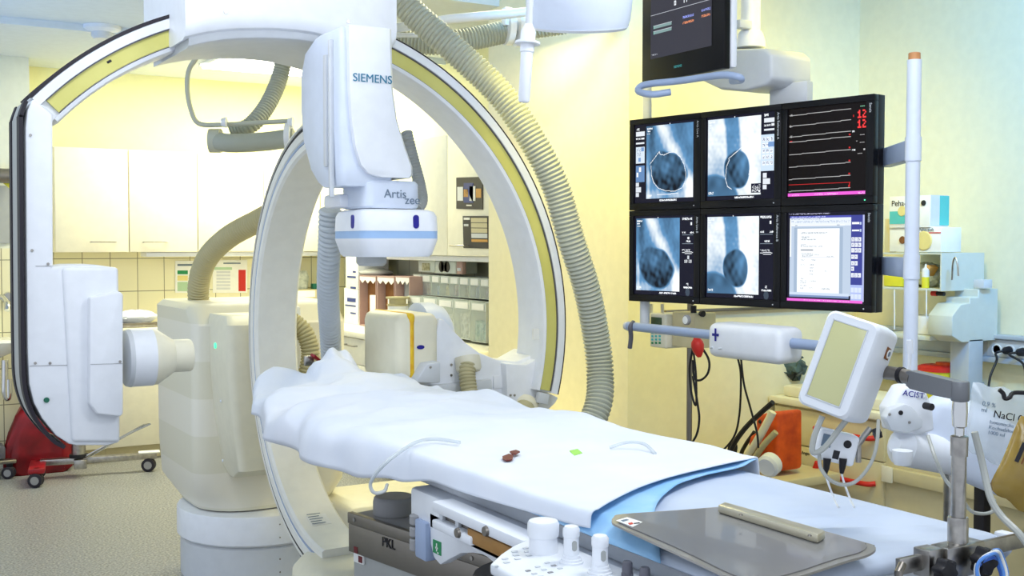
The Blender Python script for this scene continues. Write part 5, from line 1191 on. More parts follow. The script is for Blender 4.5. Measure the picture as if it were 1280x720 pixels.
# brown maker's badge on the side face
def side(z, y, e=.0): return mt @ V((w2+.002+e, y, z))
MB().prism([side(-.062, .038), side(-.084, .036), side(-.083, .058), side(-.061, .060)], mt.to_3x3() @ V((.0015, 0, 0)), .0005).build('badge', 'carton', tc, label='brown and gold badge with a round mark')
c_ = side(-.075, .048, .0018)
MB().lathe([(0, .0085), (.001, .0085)], c_, mt.to_3x3() @ V((1, 0, 0)), 20).build('badge_mark', 'paper', tc)
MB().lathe([(.001, .005), (.0016, .005)], c_, mt.to_3x3() @ V((1, 0, 0)), 16).build('badge_centre', 'text_grey', tc)
# ---------------------------------------------------------------- transducer box under the console
tx_ = thing('transducer_box', 'small white connector box with two black plugs, under the touch console', 'connector box', atd(1045, 560, 2.1))
fm = frame(atd(1045, 556, 2.1), r_*math.cos(-.15)+U*-.03+R0*.6, U)
MB().box(-.040, .036, -.032, .026, -.02, .02, .007, 3, mtx=fm).build('housing', 'white', tx_)
MB().lathe([(0, .0075), (.002, .0075)], fm @ V((.014, .008, .0195)), fm.to_3x3() @ V((0, 0, 1)), 18).build('port', 'black', tx_)
MB().box(-.034, -.016, -.006, .018, .0195, .022, .002, mtx=fm).build('port_cover', 'text_grey', tx_)
MB().box(-.008, .004, -.024, -.008, .0195, .0205, 0, mtx=fm).build('label', 'text_black', tx_, smooth=0)
for x in (1034, 1054):
    a = atd(x, 573, 2.08); b = atd(x-2, 592, 2.08)
    MB().tube([a, a.lerp(b, .6), b], [.0075, .006, .0035], 14).build('plug', 'black', tx_)
    MB().tube(spline([b, atd(x+1, 603, 2.08), atd(x+8, 622, 2.06), atd(x+14, 634, 2.02)], 6), .0022, 6).build('cable', 'white', tx_)
MB().tube([atd(1068, 562, 2.1), atd(1080, 545, 2.1), atd(1088, 535, 2.1)], .006, 12).build('clamp_arm', 'steel', tx_)
MB().tube([atd(1073, 578, 2.1), atd(1073, 556, 2.1)], .0055, 12).build('clamp_screw', 'steel', tx_)
star(atd(1092, 543, 2.1), R0+U*.3, .010, .014, 'black', tx_)
# hanging tubes
def ltube(pts, r, m, lab, cat='tube', d=None):
    o = MB().tube(spline([atd(*p) for p in pts], 8), r, 8).build('infusion_tube', m); return tag(o, lab, cat)
dm('tubegrey', '#b8bab4', .25, alpha=.9)
ltube([(1028, 520, 2.05), (1018, 545, 2.05), (1016, 565, 2.05), (1030, 560, 2.05), (1050, 535, 2.05), (1062, 520, 2.05)], .0055, 'tubegrey', 'thick clear tube looping under the left corner of the touch console')
ltube([(1024, 568, 2.06), (1026, 585, 2.06), (1038, 600, 2.05), (1055, 606, 2.05), (1072, 600, 2.05), (1088, 580, 2.06), (1096, 555, 2.07), (1098, 525, 2.1)], .0035, 'tubegrey', 'long clear tube hanging in a loop below the white connector box')
ltube([(1160, 545, 2.15), (1170, 575, 2.1), (1182, 600, 2.1), (1200, 620, 2.1), (1216, 640, 2.15), (1240, 640, 2.2), (1243, 625, 2.25)], .0035, 'tubegrey', 'clear tube running down behind the steel post from the injector head')
ltube([(1218, 540, 1.95), (1228, 580, 1.95), (1238, 622, 1.92), (1252, 645, 1.9), (1275, 668, 1.86), (1290, 690, 1.85)], .006, 'tubegrey', 'thick clear tube crossing in front of the brown contrast bag')
o = MB().tube([atd(1137, 425, 2.2), atd(1138, 442, 2.2)], .006, 10).tube([atd(1138, 430, 2.2), atd(1136, 468, 2.2)], .0035, 8).build('hanging_strap', 'white'); tag(o, 'thin white strap hanging beside the grip tube at the console corner', 'strap')
# blue cable coil on the rail knob
cbl = thing('cable_coil', 'coil of blue and white cables hung over the black knob, lower right corner', 'cable coil', atY(1242, 705, Yr-.05))
for k, (m__, rr, dx, dz) in enumerate((('blued', .033, 0, 0), ('paper', .036, .004, .0), ('blue', .030, -.003, -.003), ('paper', .040, .002, -.002), ('blued', .038, .006, .002))):
    c = atY(1238, 716, Yr-.075+.008*k)+V((dx, 0, dz))
    MB().tube([c+V((rr*math.cos(a)*(1), .004*math.sin(3*a), rr*1.0*math.sin(a))) for a in [2*math.pi*j/40 for j in range(41)]], .003, 8).build('loop', m__, cbl)
# ---------------------------------------------------------------- injector head
ij = thing('injector', 'white contrast injector with faceted head and rounded body, behind the steel post', 'injector', atd(1170, 540, 2.6))
d_i = 2.55
hex_ = [(1113, 507), (1120, 497), (1130, 486), (1146, 484), (1160, 492), (1168, 528), (1156, 535), (1118, 522)]
MB().prism([atd(x, y, d_i) for x, y in [(1129, 484), (1150, 481), (1157, 486), (1166, 512), (1168, 538), (1146, 545), (1116, 540), (1112, 512)]], fw*.08, .006, 3).build('head_rear', 'white', ij)
MB().prism([atd(x, y, d_i-.03) for x, y in [(1113, 512), (1131, 505), (1140, 508), (1155, 526), (1153, 535), (1135, 542), (1114, 538), (1107, 523)]], fw*.04, .004, 2).build('head_face', 'lightgrey', ij)
for x, y, r_2 in ((1126, 516, .0055), (1112, 518, .0035), (1137, 528, .0035)):
    MB().lathe([(0, r_2), (-.002, r_2*.8)], atd(x, y, d_i-.031), fw, 14).build('screw', 'black' if r_2 > .005 else 'steel', ij)
MB().tube([atd(1156, 507, 2.52), atd(1165, 509, 2.50)], .008, 12).build('side_knob', 'black', ij)
p = atd(1128, 494, d_i-.001)
text_mesh('ACIST', .0185, p, (R0-U*.17), U+R0*.1, 'navy', 'lettering', ij, extrude=.0006)
p = atd(1146, 498, d_i-.001)
text_mesh('CVi', .0155, p, (R0-U*.17), U+R0*.1, 'lightgrey', 'lettering', ij, extrude=.0006)
bpath = [atd(1150, 520, 2.68), atd(1190, 540, 2.66), atd(1235, 565, 2.62), atd(1290, 590, 2.6)]
bb_ = MB(); sp_ = spline(bpath, 6); rs = []
for i, p in enumerate(sp_):
    k = i/(len(sp_)-1); w_ = .075+.01*math.sin(k*3); tg = (sp_[min(i+1, len(sp_)-1)]-sp_[max(0, i-1)]).normalized(); n1 = V((0, 0, 1)); n1 = (n1-tg*n1.dot(tg)).normalized(); n2 = tg.cross(n1)
    sc = .6 if i == 0 else .88 if i == 1 else 1
    rs.append([p+(n1*y+n2*x)*sc for x, y in rrect(0, 0, .06, w_, .035, 5)])
bb_.rings(rs).build('body', 'white_blue', ij)
lb = [atd(1118, 556, 2.56), atd(1135, 560, 2.58), atd(1165, 566, 2.62), atd(1200, 574, 2.66), atd(1240, 590, 2.66)]
MB().tube(spline(lb, 5), [.018+.026*min(1, k/3) for k in range(21)], 20).build('lower_body', 'white', ij)
MB().lathe([(-.012, .018), (0, .022), (.02, .022)], atd(1128, 574, 2.5), (0, 0, 1), 20).build('foot_knob', 'white', ij)
MB().loft([(.0, atd(1215, 620, 2.7).x, atd(1215, 620, 2.7).y, .22, .22, .2), (.06, atd(1215, 620, 2.7).x, atd(1215, 620, 2.7).y, .2, .2, .19)], 6).build('foot', 'midgrey', ij)
c = atd(1186, 620, 2.7)
MB().tube([V((c.x, c.y, .06)), V((c.x, c.y, 1.10))], .013, 16).build('stand_tube', 'steel', ij)
# bags
def bag(name, q, d, m, lab, th=.03, par=None):
    c = [atd(x, y, d) for x, y in q]; n = fw
    t = thing(name, lab, 'infusion bag', sum(c, V((0, 0, 0)))/4)
    bm = MB(); N = 12; G = []
    for sgn in (-1, 1):
        g = [[bm.bm.verts.new(c[0].lerp(c[1], i/N).lerp(c[3].lerp(c[2], i/N), j/N)+n*(sgn*th*(math.sin(math.pi*i/N)*math.sin(math.pi*j/N))**.5)+U*(.003*math.sin(i*1.3+j*.7))) for j in range(N+1)] for i in range(N+1)]
        for i in range(N):
            for j in range(N): bm.bm.faces.new((g[i][j], g[i+1][j], g[i+1][j+1], g[i][j+1]))
    bmesh.ops.remove_doubles(bm.bm, verts=bm.bm.verts, dist=1e-5); bmesh.ops.recalc_face_normals(bm.bm, faces=bm.bm.faces)
    bm.build('pouch', m, t, smooth=80)
    return t, c, n
t, c, n = bag('infusion_bag', [(1216, 478), (1290, 492), (1268, 592), (1205, 560)], 2.32, 'bagclear', 'crumpled clear saline bag with dark printed text, beside the steel post')
def onb(c, u, v, e, n=fw): return c[0].lerp(c[1], u).lerp(c[3].lerp(c[2], u), v)-n*e
dx_ = (c[1]-c[0]).normalized(); dy_ = (c[0]-c[3])
text_mesh('NaCl 0,9', .021, onb(c, .30, .42, .034), dx_, dy_, 'text_black', 'lettering', t)
text_mesh('Isotonische\nKochsalzloesung\n1000 ml', .011, onb(c, .26, .52, .034), dx_, dy_, 'text_grey', 'lettering', t)
text_mesh('0,9 %\nml', .013, onb(c, .1, .30, .030), dx_, dy_, 'text_grey', 'lettering', t)
MB().tube(spline([atd(1249, 487, 2.28), atd(1254, 492, 2.28), atd(1256, 498, 2.28), atd(1262, 497, 2.28), atd(1268, 491, 2.3), atd(1295, 492, 2.3)], 5), .0045, 8).build('hanger', 'black', t)
t, c, n = bag('contrast_bag', [(1276, 520), (1330, 545), (1300, 655), (1236, 610)], 2.2, 'bagbrown', 'amber brown contrast bottle bag at the right edge above the desk')
dx_ = (c[1]-c[0]).normalized(); dy_ = (c[0]-c[3])
for (u, v, L_) in ((.14, .55, .04), (.50, .62, .035)):
    a = onb(c, u, v, .028); e = (c[0]-c[3]).normalized()
    mm = frame(a, e, -dx_)
    MB().box(0, L_, -.004, .004, -.001, .001, 0, mtx=mm).build('label_strip', 'text_black', t, smooth=0)
    for k in range(4): MB().box(0, L_*random.uniform(.7, 1.3), -.012-.006*k, -.010-.006*k, -.001, .001, 0, mtx=mm).build('print', 'carton', t, smooth=0)
# ================================================================== THINGS ALONG THE RIGHT WALL
XR = 4.6
# trunking with sockets
zt0, zt1 = atX(1250, 428+24, XR).z, atX(1250, 418, XR).z
tr = thing('wall_trunking', 'grey cable trunking with round sockets along the right wall', 'cable trunking', (XR-.03, 3.4, zt0))
MB().box(XR-.055, XR-.001, 2.4, 4.12, zt0+.025, zt1-.015, .003).build('duct', 'trunk', tr)
MB().box(XR-.075, XR-.001, 2.4, 4.12, zt1-.0149, zt1+.003, .003).build('upper_lip', 'trunk', tr)
MB().box(XR-.070, XR-.001, 2.4, 4.12, zt0, zt0+.0249, .003).build('lower_lip', 'trunk', tr)
MB().box(XR-.058, XR-.0551, 2.4, atX(1235, 430, XR-.055).y, zt0+.03, zt1-.02, .001).build('socket_panel', 'lightgrey', tr)
for x, y, plug in ((1246, 437, 0), (1262, 438, 1), (1279, 440, 1)):
    p = atX(x, y, XR-.058)
    MB().lathe([(0, .026), (-.003, .026), (-.003, .020), (.0, .019), (.0, 0)], (XR-.058, p.y, p.z), (1, 0, 0), 24).build('socket', 'paper', tr)
for i, x in enumerate((1262, 1279)):
    p = atX(x, 438+i*2, XR-.06)
    pts = [V((XR-.10, p.y, p.z)), V((XR-.13, p.y+.02, p.z-.01))]+([atX(1246, 450, XR-.2), atX(1238, 470, XR-.25), atX(1235, 490, XR-.3)] if i == 0 else [atX(1279, 455, XR-.2), atX(1283, 480, XR-.25)])
    t = thing('power_plug', ['black mains plug in the middle wall socket, cable hanging down', 'black mains plug in the rightmost wall socket at the picture edge'][i], 'plug', (XR-.06, p.y, p.z), 'plugs in the trunking')
    MB().lathe([(-.001, .019), (-.03, .017), (-.045, .008)], (XR-.0615, p.y, p.z), (1, 0, 0), 18).build('plug_body', 'black', t)
    MB().tube(spline([V((XR-.10, p.y, p.z))]+pts[1:], 6), .0055, 8).build('cable', 'black', t)
# clean supply rack: shelf box with bottles, boxes on top
RX = 4.25
def rackbox():
    t = thing('supply_rack', 'grey wall-side rack with a pigeonhole shelf and wire basket, right of the grip tube', 'rack', (RX+.12, 3.95, .8))
    def q(x, y, X=RX): return atX(x, y, X)
    yl, yr = q(1100, 330).y, q(1175, 330).y; zt, zb = q(1150, 316).z, q(1150, 363).z
    m = MB(); m.box(RX, RX+.3, yr, yl, zt-.008, zt, .001); m.box(RX, RX+.3, yr, yl, zb, zb+.010, .001); m.box(RX, RX+.3, yr-.008, yr-.0001, zb, zt, .001); m.box(RX+.29, RX+.3, yr, yl, zb+.01, zt-.008); m.build('pigeonhole', 'shelfgrey', t, smooth=0)
    # side panel right, wide step shaped housing
    pr = [(1158, 404), (1160, 391), (1173, 377), (1180, 377), (1180, 370), (1190, 370), (1190, 358), (1222, 357), (1223, 418), (1195, 434), (1158, 417)]
    prof = [(RX-.02, q(1160, 417).z), (RX-.02, q(1160, 393).z), (RX+.04, q(1160, 379).z), (RX+.10, q(1160, 378).z), (RX+.10, q(1160, 371).z), (RX+.16, q(1160, 371).z), (RX+.16, q(1160, 361).z), (RX+.30, q(1160, 361).z), (RX+.30, q(1160, 426).z), (RX+.05, q(1160, 426).z)]
    y0, y1 = q(1190, 400, RX-.02).y, q(1160, 400, RX-.02).y
    MB().prism([V((x, y0, z)) for x, z in prof], (0, y1-y0, 0), .003, 1).build('stepped_housing', 'shelfgrey', t)
    # post below
    pz = q(1200, 426).z
    MB().box(RX+.1, RX+.2, y0-.0, y0+.1, .80, pz, .004).build('support_post', 'trunk', t)
    # wire uprights and white tray under the pigeonhole
    for x in (1118, 1158): MB().tube([q(x, 362), q(x, 412)], .003, 6).build('wire', 'white', t)
    za = q(1130, 418).z
    MB().box(RX, RX+.3, y1+.003, yl, za-.02, za, .004).build('tray', 'shelfgrey', t)
    MB().box(RX+.05, RX+.28, y1+.02, q(1122, 395).y, za+.001, q(1130, 395).z, .006).build('tray_liner', 'white', t)
    # clip on the side
    MB().tube(spline([q(1190, 350), q(1191, 330), q(1194, 322), q(1197, 330), q(1198, 345)], 5), .004, 8).build('wire_hook', 'steel', t)
    MB().box(RX+.16, RX+.22, q(1201, 350).y, q(1188, 350).y, q(1190, 361).z, q(1190, 350).z, .002).build('tray_block', 'lightgrey', t)
    MB().box(4.545, 4.599, 3.35, 4.12, .86, .90, .004).build('wall_rail', 'trunk', t)
    return yl, yr, zt, zb, za, y0, y1
yl, yr, zt, zb, za, y0h, y1h = rackbox()
def q4(x, y, X=RX): return atX(x, y, X)
# glove boxes
def glovebox(q, X, depth, lab, rot=0):
    x0, y0, x1, y1 = q; a, b = q4(x0, y0, X), q4(x1, y1, X)
    t = thing('glove_box', lab, 'box', (X+depth/2, (a.y+b.y)/2, b.z), 'glove boxes on the rack')
    MB().box(X, X+depth, b.y, a.y, b.z, a.z, .002).build('carton', 'paper', t); return t, a, b
t, a, b = glovebox((1112, 285, 1176, 315), RX+.01, .14, 'lower white glove box with a red stripe and a picture of a yellowish glove')
zlow = a.z
a.x = RX+.01
MB().box(RX+.008, RX+.0099, b.y, q4(1146, 290).y, b.z+(a.z-b.z)*.76, b.z+(a.z-b.z)*.80).build('stripe', 'red', t, smooth=0)
cpt = q4(1155, 301, RX+.007)
MB().lathe([(0, .045), (-.004, .04)], cpt, (1, 0, 0), 24).build('glove_picture', 'paleyel', t)
text_mesh('Peha-soft', .022, (RX+.0075, q4(1147, 290).y, b.z+(a.z-b.z)*.84), (0, -1, 0), (0, 0, 1), 'text_grey', 'lettering', t)
MB().lathe([(0, .018), (-.004, .016)], q4(1128, 300, RX+.007), (1, 0, 0), 20).build('face_picture', 'carton', t)
t, a, b = glovebox((1112, 246, 1162, 282), RX+.0, .13, 'upper glove box, white with turquoise end panel and a small portrait')
zoff = zlow-b.z
for ch in t.children: ch.location.z += 0
MB().box(RX+.0, RX+.13, b.y, a.y, zlow+.0005, b.z-.0005, .001).build('carton_base', 'paper', t)
MB().box(RX+.005, RX+.125, b.y-.0022, b.y-.0002, b.z, a.z).build('end_print', 'lightgrey', t, smooth=0)
MB().box(RX+.065, RX+.128, b.y-.0042, b.y-.0024, b.z+.002, a.z-.002).build('end_panel', 'teal', t, smooth=0)
MB().box(RX-.002, RX-.0002, a.y-.13, a.y-.003, b.z+.01, b.z+(a.z-b.z)*.50).build('turquoise_panel', 'teal', t, smooth=0)
MB().lathe([(0, .024), (-.003, .022)], (RX-.0025, q4(1128, 266).y, b.z+(a.z-b.z)*.5), (1, 0, 0), 20).build('portrait', 'paleyel', t)
MB().lathe([(0, .013), (-.003, .012)], (RX-.0025, q4(1155, 253).y, a.z-.035), (1, 0, 0), 20).build('round_mark', 'text_black', t)
text_mesh('Peha-soft', .038, (RX-.001, q4(1114.5, 250).y, a.z-.045), (0, -1, 0), (0, 0, 1), 'text_black', 'lettering', t)
o = MB().box(RX+.02, RX+.06, q4(1110, 300).y, q4(1102, 300).y, zt+.001, zt+.16, .003).build('folder', 'deskcream'); tag(o, 'thin beige box standing left of the glove boxes on the rack', 'box')
# bottles and packets in the pigeonhole
def smallbottle(x, w, h, X, z, m1, m2, lab, grp=None):
    p = q4(x, 350, X); t = thing('bottle', lab, 'bottle', (X, p.y, z), grp)
    MB().lathe([(0, w), (h*.45, w), (h*.46, w*.98)], (X, p.y, z), seg=20).build('base', m1, t)
    MB().lathe([(h*.46, w), (h*.78, w), (h*.86, w*.35), (h, w*.25)], (X, p.y, z), seg=20).build('neck', m2, t)
smallbottle(1157, .017, .11, RX+.03, zb+.0105, 'yellowplastic', 'white', 'small white bottle with a yellow lower half in the pigeonhole')
o = MB().ball(q4(1160, 345, RX+.13)+V((0, .0, .0)), .062, (.8, 1.2, .9), 16, .12).build('packet', 'baggie'); o.location.z = 0; tag(o, 'crumpled clear packet behind the small bottle in the pigeonhole', 'packet')
pz_ = min((o.matrix_world @ v.co).z for v in o.data.vertices); o.location.z = zb+.0105-pz_
o = MB().box(-.03, .03, -.012, .012, -.025, .025, .004, mtx=Matrix.Translation(q4(1163, 338, RX+.06)) @ Matrix.Rotation(.6, 4, 'X')).build('packet', 'posterorange'); tag(o, 'orange striped packet on top in the pigeonhole', 'packet')
o = MB().box(RX+.03, RX+.25, q4(1127, 350, RX+.03).y, q4(1104, 350, RX+.03).y, zb+.011, zb+.07, .008).build('packet', 'yellowplastic'); tag(o, 'pale yellow packet stack left of the grip tube in the rack', 'packet')
# red and black handled tool on the stepped housing
o = thing('tool', 'small tool with red and black handle lying on the stepped housing', 'tool', q4(1170, 370, RX+.05))
p0, p1 = q4(1165, 367.5, RX+.07), q4(1173, 367, RX+.07); p0.z = p1.z = q4(1160, 371).z+.013
MB().tube([p0, p0.lerp(p1, .8)], .012, 12).build('red_grip', 'red', o); MB().tube([p0.lerp(p1, .8), p1+(p1-p0)*.9], .010, 12).build('black_grip', 'black', o)
# sharps bin
p = atX(1172, 480, 4.38); zs = .80
sh = thing('sharps_bin', 'yellow sharps bin with a red lid below the rack', 'sharps bin', (4.30, p.y, zs))
z1_ = atX(1172, 458, 4.38).z
MB().loft([(zs, 4.38, p.y, .065, .075, .06), (z1_-.02, 4.38, p.y, .075, .085, .07)], 6).build('bin', 'yellowplastic', sh)
MB().loft([(z1_-.0199, 4.38, p.y, .080, .090, .075), (z1_, 4.38, p.y, .080, .090, .075), (z1_+.008, 4.38, p.y, .06, .07, .05)], 6).build('lid', 'red', sh)
MB().loft([(z1_+.0081, 4.40, p.y-.02, .035, .04, .03), (z1_+.02, 4.40, p.y-.02, .033, .038, .03)], 6).build('flap', 'orange', sh)
# counter under the rack along the wall
ct = MB().box(4.30, 4.59, 2.9, 4.1, .77, .799, .004).build('side_counter', 'deskcream'); tag(ct, 'beige counter under the sharps bin along the right wall', 'counter')
o = MB().box(4.33, 4.57, 2.95, 4.05, .0, .769, .004).build('counter_base', 'deskcream'); o.parent = ct
o = MB().ball(atX(1142, 468, 4.35), .055, (.8, 1.1, .8), 16, .08).build('crumpled_packet', 'paper'); o.location.z = zs-min(v.co.z for v in o.data.vertices); tag(o, 'crumpled white bag left of the yellow sharps bin', 'packet')
# drawer trolley
cab = thing('drawer_cabinet', 'beige hospital drawer cabinet with red handles behind the touch console', 'cabinet', (4.3, 3.85, 0))
XC = 3.985; yL, yR = atX(967, 560, XC).y, atX(1106, 560, XC).y; zC = atX(967, 503, XC).z
MB().box(XC+.02, XC+.29, yR, yL, .05, zC, .004).build('carcass', 'deskcream', cab)
for k, (za_, zb_) in enumerate(((zC-.185, zC-.012), (zC-.45, zC-.19), (.07, zC-.455))):
    d = MB().box(XC, XC+.019, yR+.004, yL-.004, za_, zb_, .003).build('drawer', 'deskcream', cab)
    if k < 2:
        za1 = zb_-.07 if k == 0 else zb_-.10
        MB().tube(spline([V((XC, yR+.30*1.0+.1, za1)), V((XC-.03, yR+.37, za1-.005)), V((XC-.03, yR+.10, za1-.005)), V((XC, yR+.05, za1))], 5), .012, 10).build('handle', 'red', d, label='red bar handle')
MB().box(XC-.02, XC+.295, yR-.01, yL+.02, zC+.001, zC+.035, .008).build('top_tray', 'cream', cab)
MB().box(XC+.03, XC+.28, yR+.02, yL-.03, zC+.0351, zC+.09, .012).build('bin_lid', 'cream', cab)
a = atX(1002, 567, XC-.001); text_mesh('Angio', .022, (XC-.002, a.y, a.z), (0, -1, 0), (0, 0, 1), 'text_black', 'lettering', cab)
for y_ in (yR+.06, yL-.06):
    for x_ in (XC+.06, XC+.24): MB().lathe([(-.015, .025), (.015, .025)], (x_, y_, .025), (0, 1, 0), 18).build('castor', 'rubber', cab)
MB().tube(spline([atX(1022, 578, XC-.08), atX(1018, 590, XC-.08), atX(1016, 605, XC-.08), atX(1015, 625, XC-.05)], 4), .014, 10).build('hose_hook', 'red', cab)
# dark bag on the cabinet
o = MB().ball(atX(988, 488, 4.14)+V((0, 0, -.02)), .11, (.55, .7, .55), 20, .16).build('cloth_bag', mat('bagdark', '#3a3d36', .6, col2='#5a7a80', scale=9, bump=.5, bscale=20)); o.location.z += zC+.091-min(v.co.z for v in o.data.vertices); tag(o, 'dark crumpled bag lying on the beige drawer cabinet', 'bag')
# desk behind the bags
dk = thing('desk', 'beige desk with dark legs at the right edge, behind the steel post', 'desk', (3.5, 2.3, 0))
XD = 3.25; dz = .745
MB().box(XD, XD+.75, 1.35, 2.50, dz, dz+.03, .006).build('desktop', 'deskcream', dk)
for y_ in (1.40, 2.42):
    MB().box(XD+.05, XD+.09, y_-.02, y_+.02, 0, dz-.001, .003).build('leg', 'black', dk)
MB().box(XD+.65, XD+.68, 1.4, 2.46, .2, dz-.001, .002).build('back_panel', 'deskcream', dk)
rb_ = thing('wall_bumper', 'beige timber bumper rail on the low wall between cabinet and desk', 'bumper rail', (3.95, 3.2, .6))
a, b = atX(1112, 600, 3.95), atX(1172, 584, 3.95)
wb = struct(MB().box(4.0, 4.04, 1.3, 3.44, 0, .74).build('wall_low', 'deskcream', smooth=0))
MB().box(3.965, 3.999, 1.6, 3.40, .50, .56, .006).build('bumper', 'deskcream', rb_)
MB().box(3.955, 3.964, 3.34, 3.40, .495, .565, .003).build('end_cap', 'cream', rb_)
o = MB().lathe([(0, .022), (.03, .022), (.034, .012)], (3.35, atX(1246, 612, 3.35).y, dz+.031), seg=16).build('blue_cap', 'blue'); tag(o, 'small blue cap on the beige desk by the brown bag', 'cap')
o = MB().box(3.5, 3.7, atX(1275, 610, 3.5).y, atX(1250, 610, 3.5).y, dz+.031, dz+.05, .003).build('booklet', 'teal'); tag(o, 'teal booklet lying on the beige desk under the brown bag', 'booklet')
o = MB().box(3.30, 3.5, atX(1232, 606, 3.3).y, atX(1200, 606, 3.3).y, dz+.031, dz+.036, .001).build('papers', 'paper'); tag(o, 'sheets of paper on the beige desk behind the post', 'papers')
# low steel rail behind the mattress
o = MB().box(2.35, 2.38, 1.9, 2.6, .0, .9, .003).build('x', 'steel'); bpy.data.objects.remove(o)
# ================================================================== INFUSION PUMP STAND by the partition
PX_, PY_ = 2.98, None
p = atX(862, 450, 2.98); PY_ = p.y
stn = thing('infusion_stand', 'slim brownish steel drip stand below the monitor bank', 'stand', (2.98, PY_, 0))
MB().tube([V((2.98, PY_, .05)), V((2.98, PY_, 1.50))], .0115, 14).build('pole', 'steeldark', stn)
for k in range(5):
    a = 2*math.pi*k/5+.3; e = V((2.98+.26*math.cos(a)*.35, PY_+.26*math.sin(a), .04)); MB().tube([V((2.98, PY_, .06)), e], .010, 8).build('leg', 'steeldark', stn)
ip = thing('infusion_pump', 'cream infusion pump with a green display clamped to the drip stand', 'infusion pump', atX(835, 430, 2.9))
XI = 2.80
def qI(x, y, X=XI): return atX(x, y, X)
a, b = qI(812, 391), qI(832, 436)
MB().box(XI, XI+.12, b.y, a.y, b.z, a.z, .008, 3).build('front_case', 'cream', ip)
a2, b2 = qI(834, 389, XI+.03), qI(868, 436, XI+.03)
MB().box(XI+.03, XI+.14, b2.y, b.y-.001, b2.z, a2.z, .006, 2).build('main_case', 'deskcream', ip)
sa, sb = qI(814, 396, XI-.001), qI(827, 406, XI-.001)
MB().box(XI-.002, XI-.0001, sb.y, sa.y, sb.z, sa.z, .0005).build('display', 'lcdgreen', ip)
for r in range(4):
    for c in range(3):
        p = qI(815.5+c*4.6, 416+r*4.2, XI-.001); MB().box(XI-.003, XI-.0001, p.y-.006, p.y+.006, p.z-.004, p.z+.004, .001).build('key', 'teal' if r < 3 else 'green', ip)
for x in (814, 828): MB().tube([qI(x, 391, XI+.03), qI(x, 380, XI+.03)], .007, 8).build('carry_post', 'cream', ip)
# pressure gauge with red bulb
pg = thing('pressure_gauge', 'blood pressure gauge with a red rubber bulb hanging on a black hose', 'pressure gauge', qI(862, 402))
MB().lathe([(0, .019), (-.012, .019), (-.014, .016)], qI(860, 400, 2.79), (1, 0, 0), 24).build('dial_case', 'midgrey', pg)
MB().lathe([(-.0142, .015), (-.0150, .015)], qI(860, 400, 2.79), (1, 0, 0), 24).build('dial_face', 'paper', pg)
MB().tube([qI(867, 382, 2.85), qI(867, 412, 2.85)], .012, 10).build('clamp_body', 'black', pg)
MB().lathe([(0, .008), (.01, .012), (.02, .012)], qI(875, 392, 2.85), (0, -1, 0), 16).build('clamp_knob', 'black', pg)
c = qI(872, 432, 2.78)
MB().lathe([(-.045, .006), (-.038, .012), (-.02, .021), (0, .025), (.015, .022), (.028, .012), (.034, .010)], c, (0, .25, 1), 24).build('squeeze_bulb', 'red', pg, label='red rubber squeeze bulb')
MB().tube(spline([qI(866, 380, 2.85), qI(864, 372, 2.86)], 3), .006, 8).build('hose', 'black', pg)
def cab_(pts, r, lab, X=2.8, m='black', grp='black cables on the wall'):
    o = MB().tube(spline([atX(x, y, X) for x, y in pts], 8), r, 8).build('cable', m); return tag(o, lab, 'cable', grp)
cab_([(866, 436), (862, 460), (864, 490), (870, 506), (870, 470), (867, 440)], .0045, 'black cable hanging in a narrow loop below the red bulb', 2.85)
cab_([(876, 432), (886, 450), (885, 466), (876, 475), (868, 472), (866, 450)], .0045, 'black cable bulging to the right below the red bulb', 2.85)
cab_([(866, 470), (872, 505), (874, 525), (870, 545), (858, 562)], .0045, 'black cable running down beside the drip stand', 2.9)
cab_([(922, 446), (926, 470), (924, 520), (915, 550), (890, 573), (872, 576), (862, 570)], .0045, 'black cable curving from the control box down to the left', 3.3)
cab_([(926, 446), (930, 480), (938, 510), (946, 540), (948, 560)], .0045, 'black cable running straight down from the control box', 3.3)
cab_([(966, 503), (950, 517), (930, 537), (915, 560), (912, 580), (913, 600)], .012, 'thick black hose slanting down left of the drawer cabinet', 3.45)
cab_([(943, 540), (932, 556), (926, 570), (924, 595)], .010, 'short thick black hose beside the orange backpack', 3.7)
cb2 = thing('cable_bundle', 'tied bundle of black cables left of the orange backpack', 'cable bundle', atX(915, 575, 3.6))
for k in range(5): MB().tube(spline([atX(910+k*1.8, 600, 3.6), atX(909+k*2, 580, 3.6), atX(911+k*2.4, 560, 3.6), atX(914+k, 553, 3.6), atX(912+k*2, 575, 3.62)], 5), .006, 6).build('cable', 'black', cb2)
MB().tube([atX(907, 575, 3.58), atX(922, 572, 3.58)], .014, 10).build('tie', 'black', cb2)
# orange backpack device with cream straps
og = thing('orange_pack', 'orange padded emergency pack with cream straps left of the drawer cabinet', 'bag', atX(955, 560, 3.85))
MB().prism([atX(x, y, 3.60) for x, y in [(943, 524), (950, 518), (962, 515), (972, 514), (972, 590), (950, 590), (938, 575), (934, 555), (936, 545), (944, 540)]], (.16, 0, 0), .02, 3).build('pack', 'orange', og)
MB().tube(spline([atX(966, 515, 3.57), atX(950, 545, 3.55), atX(935, 570, 3.55), atX(928, 582, 3.55)], 5), .018, 10).build('strap', 'cream', og)
MB().tube(spline([atX(970, 540, 3.57), atX(955, 556, 3.55), atX(940, 578, 3.55), atX(935, 588, 3.55)], 5), .014, 10).build('strap', 'hosetan', og)
MB().lathe([(0, .010), (-.004, .008)], atX(950, 527, 3.60), (1, 0, 0), 12).build('eyelet', 'black', og)
MB().lathe([(-.03, .04), (-.02, .052), (.02, .052), (.03, .035)], atX(962, 581, 3.5), (1, .3, .3), 20).build('gas_bottle', 'white', og)
MB().lathe([(-.012, .022), (-.006, .026), (.02, .026)], atX(939, 585, 3.48), (1, 0, 0), 16).build('valve_knob', 'white', og)
